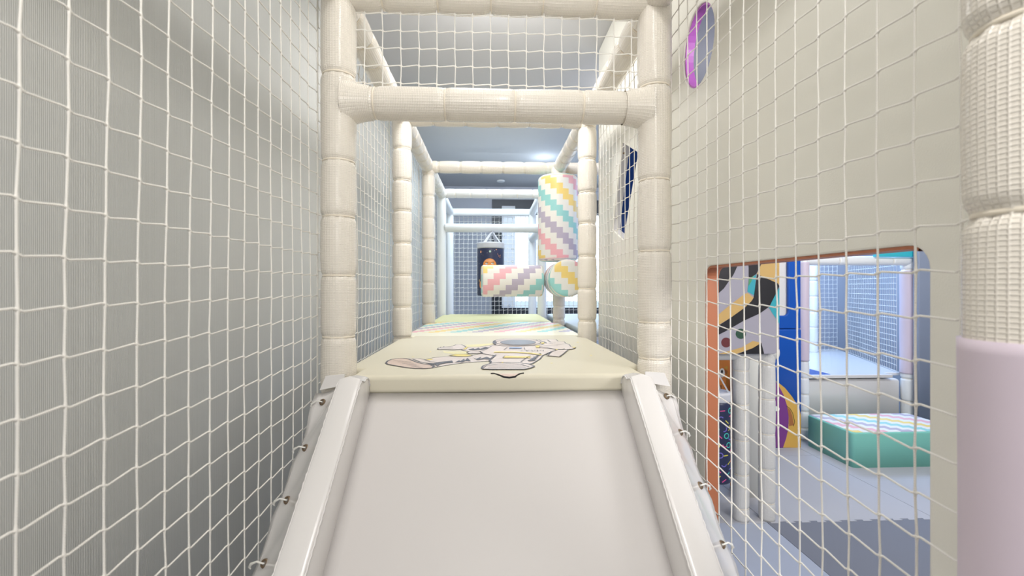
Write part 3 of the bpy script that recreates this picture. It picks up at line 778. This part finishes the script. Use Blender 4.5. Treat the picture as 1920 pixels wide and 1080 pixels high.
# left arm and hand
shape(A([(1320, 292), (1420, 252), (1600, 245), (1760, 222), (1880, 190), (2000, 200), (1900, 300), (1700, 335), (1560, 330), (1440, 320)]), P_SUIT, 2)
ast.poly(A([(1420, 290), (1500, 270), (1520, 285), (1580, 262), (1600, 280), (1680, 250), (1740, 262), (1640, 290), (1500, 300)]), P_LINE, 6)
shape(A([(960, 282), (975, 268), (1010, 262), (1010, 250), (1055, 254), (1060, 240), (1130, 246), (1200, 235), (1240, 214), (1320, 213), (1360, 232), (1392, 255), (1350, 285), (1200, 292), (1060, 288), (990, 290)]), P_SUIT, 4)
for q in (258, 268, 279): ast.line(A([(1010, q), (1100, q+2), (1190, q-2)]), .002, P_LINE, 7)
ast.poly(A([(1345, 286), (1400, 252), (1422, 256), (1385, 286)]), P_YEL, 7)
shape(A([(1400, 335), (1450, 315), (1580, 320), (1640, 335), (1560, 350), (1440, 350)]), P_SUIT, 5)
# torso
shape(B([(420, 300), (960, 310), (1180, 350), (1310, 375), (1230, 400), (1100, 460), (1060, 510), (950, 580), (860, 590), (330, 580), (300, 540), (330, 500), (370, 460), (200, 430), (160, 400), (250, 370), (330, 320)]), P_SUIT, 5)
# standing boot, top side
shape(B([(185, 650), (210, 620), (330, 580), (500, 570), (700, 572), (880, 590), (980, 625), (920, 650), (830, 672), (330, 672), (210, 668)]), P_SUIT, 8, True, .006)
ast.line(B([(200, 660), (260, 620), (420, 596), (600, 588), (780, 600), (900, 640)]), .003, P_LINE, 11)
for q in (614, 630, 646, 660): ast.line(B([(330-(q-600), q), (600, q-6), (820+(q-600)*.6, q)]), .0022, P_LINE, 11)
# helmet and visor
shape(B([(355, 275), (362, 245), (420, 225), (520, 212), (700, 205), (900, 212), (1040, 228), (1130, 262), (1090, 300), (960, 316), (720, 322), (480, 318), (390, 300)]), P_SUIT, 8)
shape(B(circ(735, 268, 335, 46, 36)), P_SUIT, 11, True, .0036)
shape(B(circ(730, 270, 262, 38, 36)), P_VIS, 14, True, .003)
ast.poly(B([(360, 250), (395, 238), (400, 300), (370, 292)]), P_LINE, 11)
# right arm, glove and cloth
shape(B([(1000, 230), (1170, 218), (1300, 222), (1330, 248), (1420, 256), (1450, 282), (1500, 300), (1520, 330), (1600, 342), (1560, 362), (1480, 372), (1420, 372), (1310, 372), (1180, 350), (1060, 345), (1040, 310), (1120, 290)]), P_SUIT, 9)
shape(B([(1180, 465), (1240, 402), (1330, 378), (1480, 376), (1420, 430), (1350, 482)]), P_SUIT, 8)
for L_ in ([(1170, 232), (1220, 262), (1300, 270)], [(1200, 285), (1320, 300), (1440, 290)], [(1060, 330), (1180, 315), (1330, 322)], [(1080, 250), (1130, 262), (1160, 280)], [(1150, 470), (1230, 410), (1300, 388)], [(1350, 378), (1400, 372), (1430, 362)]): ast.line(B(L_), .0034, P_LINE, 13)
ast.poly(B([(990, 320), (1060, 312), (1050, 346), (1005, 348)]), P_YEL, 13); ast.poly(B([(1535, 338), (1600, 338), (1575, 356)]), P_YEL, 13)
ast.poly(B([(1070, 275), (1120, 268), (1130, 285), (1090, 292)]), P_YEL, 13); ast.poly(B([(1290, 372), (1325, 370), (1325, 384), (1300, 384)]), P_YEL, 13)
# chest details
ast.poly(B([(610, 342), (795, 345), (780, 361), (592, 359)]), P_BLU, 12)
ast.line(B([(520, 375), (575, 338), (820, 343), (832, 372)]), .003, P_LINE, 12)
ast.line(B([(590, 372), (705, 374)]), .003, P_LINE, 12)
ast.poly(B([(380, 408), (700, 410), (900, 422), (1090, 450), (1080, 461), (880, 436), (700, 423), (360, 421)]), P_YEL, 12)
ast.poly(B([(530, 475), (920, 480), (910, 503), (508, 502)]), P_YEL, 12); ast.line(B([(500, 502), (530, 474), (600, 472)]), .0034, P_LINE, 13)
ast.line(B([(300, 575), (325, 560), (300, 530), (350, 495), (400, 455)]), .0065, P_LINE, 12)
for q in range(5):
    ast.poly(B([(870+q*42, 540-q*26), (960+q*28, 520-q*22), (1000+q*20, 540-q*26), (900+q*40, 552-q*26)]), P_LINE, 12)
for q in range(4): ast.line(B([(770+q*95, 395), (800+q*95, 384), (850+q*85, 386), (870+q*80, 400)]), .003, P_LINE, 13)
ast.line(B([(770, 565), (840, 512), (920, 470)]), .003, P_LINE, 12)
ast.line(B([(420, 580), (480, 568), (620, 572)]), .003, P_LINE, 12)
ast.poly(B([(480, 574), (505, 566), (515, 574), (495, 582)]), P_YEL, 13)
for x, y in ((1620, 258), (1820, 455), (1230, 570)): ast.poly(B([(x-18, y), (x+14, y-6), (x+18, y+4)]), P_YEL, 1)
ast.poly(A([(580, 398), (606, 388), (600, 402)]), P_YEL, 1); ast.poly(A([(845, 316), (868, 312), (862, 322)]), P_YEL, 1)
o = ast.build('astronaut_print', m1); o['label'] = 'printed line drawing of an astronaut'
# the boot sole folded over the front edge of the mat
def ff(px, py, lay):
    p = PY(px, py, 1.262); zz = min(p.z, MT)
    r = .014; dz = max(0, zz-(MT-r)); y = 1.262+(r-math.sqrt(max(0, r*r-dz*dz)))
    return (p.x, y-.0012-.0004*lay, zz+(.0006 if dz > .012 else 0))
sole = Print(ff, mats); sole.nrm = Vector((0, -1, 0))
ar = [(920, 694), (926, 700), (934, 704), (945, 707), (955, 708), (966, 706.5), (974, 703), (980, 698), (983, 694)]
up = [(983, 692), (952, 692), (920, 692)]
for i in range(len(ar)-1):
    a, b = ar[i], ar[i+1]
    for k in range(6):
        h = lambda q, t: (q[0], 695+(max(q[1], 695.2)-695)*t)
        sole.poly([h(a, k/6), h(b, k/6), h(b, (k+1)/6), h(a, (k+1)/6)], P_SOLE, 0)
sole.line(ar, .0052, P_BLACK, 1)
o = sole.build('boot_sole_print', m1); o['label'] = 'pink boot sole with thick black outline on the mat edge'
# ================================================================== STRIPED ROLLERS
def roller(p0, p1, R_, m, label, rr=.02):
    V, F, U = roller_vf(p0, p1, R_, rr); o = link('padded_roller', V, F, m, uvs=U, loc=p0)
    return tag(o, label, 'roller', 'pastel striped rollers on the far right post')
q = PY(1046, 410, 3.16)
t = thing('padded_roller', 'tall upright padded roller with pastel stepped stripes hanging below the beam', 'roller', (q.x, 3.16, EYE+.19), 'pastel striped rollers on the far right post')
V, F, U = roller_vf((q.x, 3.16, EYE+.185), (q.x, 3.16, EYE+.775), .138, .03); child('roller_body', V, F, ZIG, t, uvs=U)
V, F, U = sleeve_vf((q.x+.005, 3.16, EYE+.765), (q.x+.005, 3.19, ZT-.02), .05, [], bulge=0); e = child('hanger_collar', V, F, CREAMF, t, uvs=U); e['label'] = 'cream foam collar at the roller top'
roller((-.065, 3.10, EYE+.048), (.355, 3.12, EYE+.05), .108, ZIGH, 'horizontal pastel striped roller reaching left across the walkway')
roller((.484, 3.165, EYE+.058), (.478, 2.80, EYE+.062), .118, ZIGF, 'short pastel striped roller pointing toward the camera, round end showing')
# ================================================================== PUNCH BAGS
def bag(label, cx, cy, z0, z1, R_, capm, bodym, apex, deco, facing=0.0):
    t = thing('punch_bag', label, 'punch bag', (cx, cy, z0))
    V, F, U = roller_vf((cx, cy, z0), (cx, cy, z1), R_, .015); child('bag_body', V, F, bodym, t)
    V, F, U = roller_vf((cx, cy, z1-.006), (cx, cy, z1+.05), R_*1.03, .012); child('bag_cap', V, F, capm, t)
    for k in range(4):
        an = PI/4+k*PI/2+.2; b_ = Vector((cx+R_*.9*math.cos(an), cy+R_*.9*math.sin(an), z1+.035)); a_ = Vector(apex)
        tg = Vector((-math.sin(an), math.cos(an), 0))*.017
        d = (a_-b_).cross(tg).normalized()*.0015
        V = [b_-tg-d, b_+tg-d, a_+tg*.5-d, a_-tg*.5-d, b_-tg+d, b_+tg+d, a_+tg*.5+d, a_-tg*.5+d]
        child('strap', V, [(0, 1, 2, 3), (7, 6, 5, 4), (0, 4, 5, 1), (1, 5, 6, 2), (2, 6, 7, 3), (3, 7, 4, 0)], capm, t, smooth=False)
    def fc(u, v, lay):
        an = facing-PI/2+u/R_; rr = R_+.0008+.0005*lay
        return (cx+rr*math.cos(an), cy+rr*math.sin(an), v+z0)
    mats_ = deco['mats']; pr = Print(fc, mats_); pr.normal = lambda p: (p-Vector((cx, cy, p.z))).normalized()
    deco['fn'](pr, R_); pr.build('printed_motifs', t)
    return t
def space(pr, R_):
    H = .43
    pr.disc(-.012, .268, .062, .062, P_ORANGE, 0)
    pr.disc(-.012, .31, .040, .010, P_PEACH, 1)
    for sx in (-1, 1):
        pr.disc(-.012+sx*.026, .285, .012, .006, P_WHITE, 1, 16, 2); pr.disc(-.012+sx*.026+.004, .286, .005, .004, P_BLACK, 2, 10, 1)
        pr.line([(-.012+sx*.038, .293), (-.012+sx*.026, .296), (-.012+sx*.012, .291)], .003, P_BLACK, 3)
    pr.line([(-.016, .272), (-.012, .268), (-.006, .272)], .002, P_BROWN, 3)
    st = []
    for k in range(10):
        a = PI/2+k*PI/5; r = .013 if k % 2 == 0 else .006; st.append((-.008+r*math.cos(a), .392+r*math.sin(a)))
    pr.poly(st, P_MINT, 1)
    pr.disc(-.098, .39, .008, .011, P_PEACH, 1, 14, 1); pr.disc(.048, .408, .005, .005, P_PEACH, 1, 12, 1)
    pts = [(.062, .37), (.074, .352), (.09, .36), (.085, .342)]
    for p in pts: pr.disc(p[0], p[1], .0035, .0035, P_PEACH, 2, 8, 1)
    pr.line(pts, .0014, P_PEACH, 1)
    pr.disc(-.105, .10, .010, .030, P_ORANGE, 1, 16, 2); pr.disc(-.092, .08, .004, .012, P_GOLD, 2, 10, 1); pr.disc(-.118, .135, .006, .012, P_GOLD, 2, 10, 1)
    rd = random.Random(4)
    for k in range(46):
        u, v = rd.uniform(-.17, .17), rd.uniform(.03, H-.02)
        pr.disc(u, v, .0018, .0018, rd.choice([P_WHITE, P_MINT, P_PEACH, P_BLU]), 1, 6, 1)
q = PY(920, 500, 4.12)
bag('navy punch bag with an orange sun face among stars, hanging behind the rollers', q.x, 4.13, EYE-.07, EYE+.358, .122, GREYCAP, NAVY, (q.x+.014, 4.14, EYE+.515), dict(mats=[P_ORANGE, P_PEACH, P_WHITE, P_BLACK, P_BROWN, P_MINT, P_GOLD, P_BLU], fn=space), facing=0.02)
def confetti(pr, R_):
    rd = random.Random(9); H = .44
    cols = [P_LIME, P_PINK, P_AQUA, P_VIOLET]
    k = 0
    for iu in range(-4, 5):
        for iv in range(9):
            u = iu*.036+rd.uniform(-.008, .008)+(iv % 2)*.016; v = .035+iv*.047+rd.uniform(-.01, .01); c = cols[k % 4]; k += 1; kind = rd.random()
            if kind < .3: pr.line(circ(u, v, .014, .014, 16), .0055, c, 1, True)
            elif kind < .6: a = rd.random()*6; pr.line(circ(u, v, .014, .014, 8, a, a+2.6), .0055, c, 1)
            elif kind < .85: a = rd.choice([.6, 2.4, .1]); pr.line([(u-.014*math.cos(a), v-.014*math.sin(a)), (u+.014*math.cos(a), v+.014*math.sin(a))], .0055, c, 1)
            else: pr.disc(u, v, .004, .004, c, 1, 10, 1)
q = PY(1344, 820, 2.58)
bag('slim navy punch bag with confetti print hanging just inside the doorway', q.x, 2.58, EYE-1.11, EYE-.645, .077, GREYCAP, NAVY, (q.x-.03, 2.60, EYE-.415), dict(mats=[P_LIME, P_PINK, P_AQUA, P_VIOLET], fn=confetti), facing=-.45)
# ================================================================== ROOM BEHIND THE DOORWAY
p = PY(1384, 800, 2.63); q = PY(1434, 800, 2.62)
post(p.x, 2.60, 'left of the two textured white posts beyond the doorway', ztop=EYE-.36, m=WHITEF, R_=.044, spacing=.2, first=.07, pinch=.08)
post(q.x, 2.60, 'right of the two textured white posts beyond the doorway', ztop=EYE-.36, m=WHITEF, R_=.044, spacing=.2, first=.10, pinch=.08)
beam((1.10, 2.60, EYE-.375), (q.x+.05, 2.60, EYE-.375), 'white padded lintel beam on the two textured white posts', R_=.044, m=WHITEF, spacing=.3, first=.2)
q0 = PY(1396, 800, 2.86); q1 = PY(1422, 800, 2.86)
tag(cushion('soft_play_panel', q0.x-.06, q1.x+.02, 2.86, 2.92, 0, EYE-.44, CREAMV, r=.01, rc=.01), 'narrow cream panel filling the gap between the textured white posts', 'panel')
# printed board
bt = thing('printed_board', 'grey printed board with bold black, gold and teal shapes above the posts', 'board', (1.45, 2.52, EYE-.37))
bx1 = PY(1461.5, 560, 2.50).x; bz0 = PY(1400, 664, 2.50).z
prism('board_body', [(1.0, bz0), (bx1-.03, bz0), (bx1-.009, bz0+.009), (bx1, bz0+.03), (bx1, EYE+.42), (1.0, EYE+.42)], 'y', 2.50, 2.55, P_GREY, bt, bev=.003)
C5 = lambda L_: [(x/3.858+1300, y/3.858+440) for x, y in L_]
def fb(px, py, lay):
    v = PY(px, py, 2.50); return (v.x, v.y-.0006-.0005*lay, v.z)
br = Print(fb, [P_BLACK, P_GOLD, P_TEAL, P_GREEN, P_DGREEN, P_MAROON, P_RED, P_WHITE])
br.poly(C5([(60, 520), (130, 470), (220, 390), (290, 290), (320, 225), (330, 150), (230, 150), (170, 260), (130, 330), (60, 400)]), P_BLACK)
br.poly(C5([(390, 150), (520, 150), (490, 215), (455, 285), (400, 320), (400, 240)]), P_BLACK)
br.poly(C5([(400, 322), (435, 296), (418, 340), (398, 372)]), P_GREEN, 2)
br.poly(C5([(400, 335), (455, 285), (440, 440), (390, 412)]), P_TEAL, 1)
br.poly(C5([(490, 215), (520, 150), (622, 150), (622, 362), (460, 285)]), P_GOLD)
br.poly(C5([(460, 285), (610, 352), (622, 372), (600, 420), (550, 520), (480, 570), (360, 625), (230, 700), (130, 750), (60, 780), (60, 730), (130, 690), (270, 600), (380, 520), (435, 455)]), P_BLACK, 1)
br.poly(C5([(60, 670), (130, 620), (250, 520), (370, 428), (392, 422), (435, 455), (420, 480), (370, 528), (270, 600), (130, 685), (60, 725)]), P_GOLD, 2)
br.poly(C5([(622, 380), (622, 645), (600, 610), (575, 575), (545, 525), (600, 420)]), P_TEAL, 1)
br.disc(*C5([(343, 717)])[0], 9.6, 9.6, P_DGREEN); br.disc(*C5([(237, 780)])[0], 9.3, 9.3, P_MAROON); br.disc(*C5([(138, 835)])[0], 7.3, 7.3, P_RED)
br.poly(C5([(180, 863), (350, 815), (430, 768), (492, 782), (430, 820), (310, 863)]), P_GOLD, 1)
br.poly(C5([(318, 863), (430, 820), (492, 782), (512, 863)]), P_BLACK)
br.build('printed_artwork', bt)
# orange printed panel behind the slim punch bag
ft = thing('soft_play_panel', 'orange cartoon animal panel peeking out behind the slim punch bag', 'panel', (1.35, 2.98, 0))
D9 = lambda L_: [(x/9+1320, y/9+660) for x, y in L_]
fx0 = PY(1322, 700, 2.98).x; fx1 = PY(1365, 700, 2.98).x
fx2 = PY(1377, 700, 2.98).x; fx3 = PY(1394, 700, 2.98).x
prism('panel_body', [(fx0, .25), (fx2, .25), (fx2, 0.0), (fx3, 0.0), (fx3, EYE-.44), (fx0, EYE-.44)], 'y', 2.98, 3.04, P_ORANGE, ft, bev=.006)
def ffx(px, py, lay):
    v = PY(px, py, 2.98); return (v.x, v.y-.0008-.0005*lay, v.z)
fp = Print(ffx, [P_WHITE, P_BLACK, P_AMBER, P_BROWN])
fp.disc(*D9([(305, 350)])[0], 5.2, 8.6, P_WHITE, 0); fp.disc(*D9([(302, 330)])[0], 1.9, 3.2, P_BLACK, 1)
fp.poly(D9([(335, 265), (398, 228), (398, 300)]), P_AMBER, 1); fp.poly(D9([(345, 290), (395, 320), (385, 380), (355, 340)]), P_BROWN, 2)
fp.poly(D9([(380, 380), (400, 330), (400, 600), (385, 560)]), P_AMBER, 1); fp.poly(D9([(215, 560), (300, 560), (300, 640), (215, 640)]), P_BROWN, 1)
fp.build('printed_face', ft)
# blue panel with purple and yellow figure
YBL = 3.74
C7 = lambda L_: [(x/4.907+1420, y/4.907+640) for x, y in L_]
bl = thing('soft_play_panel', 'tall royal blue padded panel with a purple and yellow printed figure', 'panel', (2.5, YBL+.05, 0))
xl = PY(1440, 700, YBL).x; xr = PY(1503, 700, YBL).x; xi = PY(1479.5, 560, YBL).x; zi = PY(1470, 592, YBL).z; zs = PY(1470, 617, YBL).z
rr = .035
out = [(xl, zs+.002), (xr, zs+.002), (xr, 2.2), (xi, 2.2)]+[(xi-rr+rr*math.cos(PI/2*i/6), zi+rr-rr*math.sin(PI/2*i/6)) for i in range(7)]+[(xl, zi)]
prism('upper_frame', out, 'y', YBL+.008, YBL+.036, BLUEV, bl, bev=.008)
e = box('inset_panel', xl, xr-.01, YBL+.040, YBL+.11, zs+.004, 2.15, WHITEV, bl, bev=.006); e['label'] = 'off-white inset showing through the notch'
cushion('lower_body', xl, xr, YBL, YBL+.12, 0.0, zs-.002, BLUEV, bl, r=.012, rc=.012)
def fbl(px, py, lay):
    v = PY(px, py, YBL); return (v.x, v.y-.0008-.0006*lay, v.z)
bf = Print(fbl, [P_PURP, P_AMBER, P_BROWN, P_WHITE, P_BLACK])
bf.poly(C7([(100, 330), (155, 368), (190, 398), (240, 490), (275, 600), (288, 700), (284, 800), (265, 890), (235, 978), (100, 978)]), P_PURP, 1)
bf.poly(C7([(165, 362), (200, 385), (255, 430), (320, 510), (385, 615), (400, 680), (400, 978), (235, 978), (265, 890), (288, 750), (280, 620), (240, 490), (190, 398)]), P_AMBER, 0)
bf.poly(C7([(272, 605), (300, 630), (320, 680), (335, 770), (290, 780), (289, 700)]), P_BROWN, 2)
bf.line(C7([(268, 595), (300, 618), (325, 665), (342, 740), (330, 780)]), .004, P_BLACK, 3); bf.nrm = Vector((0, -1, 0))
bf.poly(C7([(140, 596), (180, 597), (205, 616), (200, 636), (175, 642), (140, 636)]), P_WHITE, 3); bf.poly(C7([(140, 636), (175, 642), (150, 662)]), P_BLACK, 3)
bf.build('printed_figure', bl)
# posts beside and behind
pp = PY(1506, 700, 3.96)
lp = post(pp.x, 3.95, 'white padded post with lilac upper wrap right behind the blue panel', m=SMOOTHF, R_=.038, spacing=.15, first=.1, pinch=.15, ztop=1.75, bulge=.08)
V, F, U = sleeve_vf((pp.x, 3.95, .70), (pp.x, 3.95, 1.58), .042, [], bulge=0); e = child('vinyl_wrap', V, F, LILAC, lp, uvs=U); e['label'] = 'lilac vinyl wrap'
# teal block
tb = thing('soft_block', 'low teal padded block with pastel striped top on the grey floor', 'soft block', (3.05, 3.55, 0))
cushion('block_body', 2.715, 3.62, 3.295, 3.80, 0.0, .262, TEALV, tb, r=.012, rc=.03)
cushion('striped_top', 2.728, 3.607, 3.308, 3.788, .262, .265, ZIGT, tb, r=.002, rc=.025)
q_r = PY(1702, 600, 4.02).x
# low padded wall, trampoline and its frame
pw = tag(cushion('padded_riser', pp.x+.045, q_r-.068, 4.03, 4.15, 0.0, EYE-.835, WHITEV, r=.03, rc=.012), 'white padded riser wall behind the teal block', 'riser')
tr = thing('trampoline', 'raised trampoline with white edge pads and dark blue bed behind the riser', 'trampoline', (3.1, 4.8, 0))
zt = EYE-.79
def pz(px, py): v = PZ(px, py, zt); return (v.x, v.y)
i0 = pz(1506, 688); i1 = pz(1532, 690); i2 = pz(1566, 704); i3 = pz(1500, 704)
xo0, xo1, yo0, yo1 = 2.2, 3.78, 4.0, 5.75
tx0, tx1, ty0, ty1 = 2.3, 3.13, 4.03, 4.58
prism('edge_pad', [(xo0, yo0), (3.675, yo0), (3.675, 4.09), (3.84, 4.09), (4.50, yo1), (xo0, yo1)], 'z', zt-.03, zt, WHITEV, tr, holes=[rrect(tx0, tx1, ty0, ty1, .05)], bev=.008)
box('bed', tx0-.02, tx1+.02, ty0-.01, ty1+.02, zt-.012, zt-.005, DBLUE, tr)
box('frame_box', xo0+.05, xo1-.05, yo0+.16, yo1-.05, 0.0, zt-.05, WHITEV, tr)
# enclosure posts, beam and nets around the trampoline
q = PY(1524, 600, 5.45)
post(q.x, 5.45, 'white padded post at the back corner of the trampoline net', z0=zt, ztop=EYE+.30, m=SMOOTHF, R_=.052, spacing=.19, first=.12, pinch=.12, bulge=.05)
q = PY(1702, 600, 4.02)
rp = post(q.x, 4.0, 'white padded post with lilac wrap at the front right of the trampoline', z0=0.0, ztop=EYE+.24, m=SMOOTHF, R_=.066, spacing=.2, first=.12, pinch=.12, bulge=.05)
za = PY(1702, 700, 4.0).z; zb = PY(1702, 508, 4.0).z
V, F, U = sleeve_vf((q.x, 4.0, za), (q.x, 4.0, zb), .073, [], bulge=0); e = child('vinyl_wrap', V, F, LILAC, rp, uvs=U); e['label'] = 'lilac vinyl wrap'
zb_ = PY(1600, 489, 3.98).z
beam((pp.x+.03, 3.98, zb_), (q.x+.1, 3.98, zb_), 'white padded beam above the trampoline netting', R_=.042, m=SMOOTHF, spacing=.5, first=.3)
tx = PY(1640, 477, 3.93).x; tx2 = PY(1727, 477, 3.93).x
tag(box('edge_strip', tx, tx2, 3.91, 3.95, PY(1680, 481, 3.9).z, PY(1680, 466, 3.9).z, TEALS, bev=.004), 'bright teal strip over the beam at the top right of the doorway', 'trim')
tag(cushion('soft_play_panel', PY(1719, 600, 3.86).x, 4.25, 3.84, 3.90, 0.0, 2.0, GREYB, r=.008, rc=.01), 'grey blue upright panel at the right of the doorway view', 'panel')
net('fine white net along the right side of the trampoline', (3.80, 4.10, zt+.01), Vector((.395, .918, 0)).normalized(), (0, 0, 1), 25, 20, .055, .055, r=.0022, seed=41, seg=4)
net('fine white net along the back of the trampoline', (2.25, 5.52, zt+.01), (1, 0, 0), (0, 0, 1), 38, 20, .055, .055, r=.0022, seed=42, seg=4)
# vinyl banner with eyelets by the far window
bn = thing('vinyl_banner', 'translucent white vinyl strip with rows of eyelets beside the far window', 'banner', (.25, 6.15, 0))
a = PY(941, 400, 6.12); b = PY(966, 577, 6.12)
box('banner_sheet', a.x, b.x, 6.12, 6.178, b.z, a.z+.1, SHEET, bn)
for px, py in ((944, 443), (960, 443), (961, 467), (961, 490), (942, 573), (955, 573), (944, 467), (944, 490)):
    c = PY(px, py, 6.118); V, F = ring_vf(c, Vector((0, -1, 0)), .012, .004, 16, 6); child('eyelet', V, F, GREYB, bn)
# small round ceiling fitting seen far back
c = PZ(939, 338, ZC)
V, F, U = roller_vf((c.x, c.y, ZC-.02), (c.x, c.y, ZC-.001), .05, .006)
tag(link('ceiling_fitting', V, F, SMOOTHF, loc=(c.x, c.y, ZC)), 'small round white fitting on the far ceiling', 'ceiling fitting')
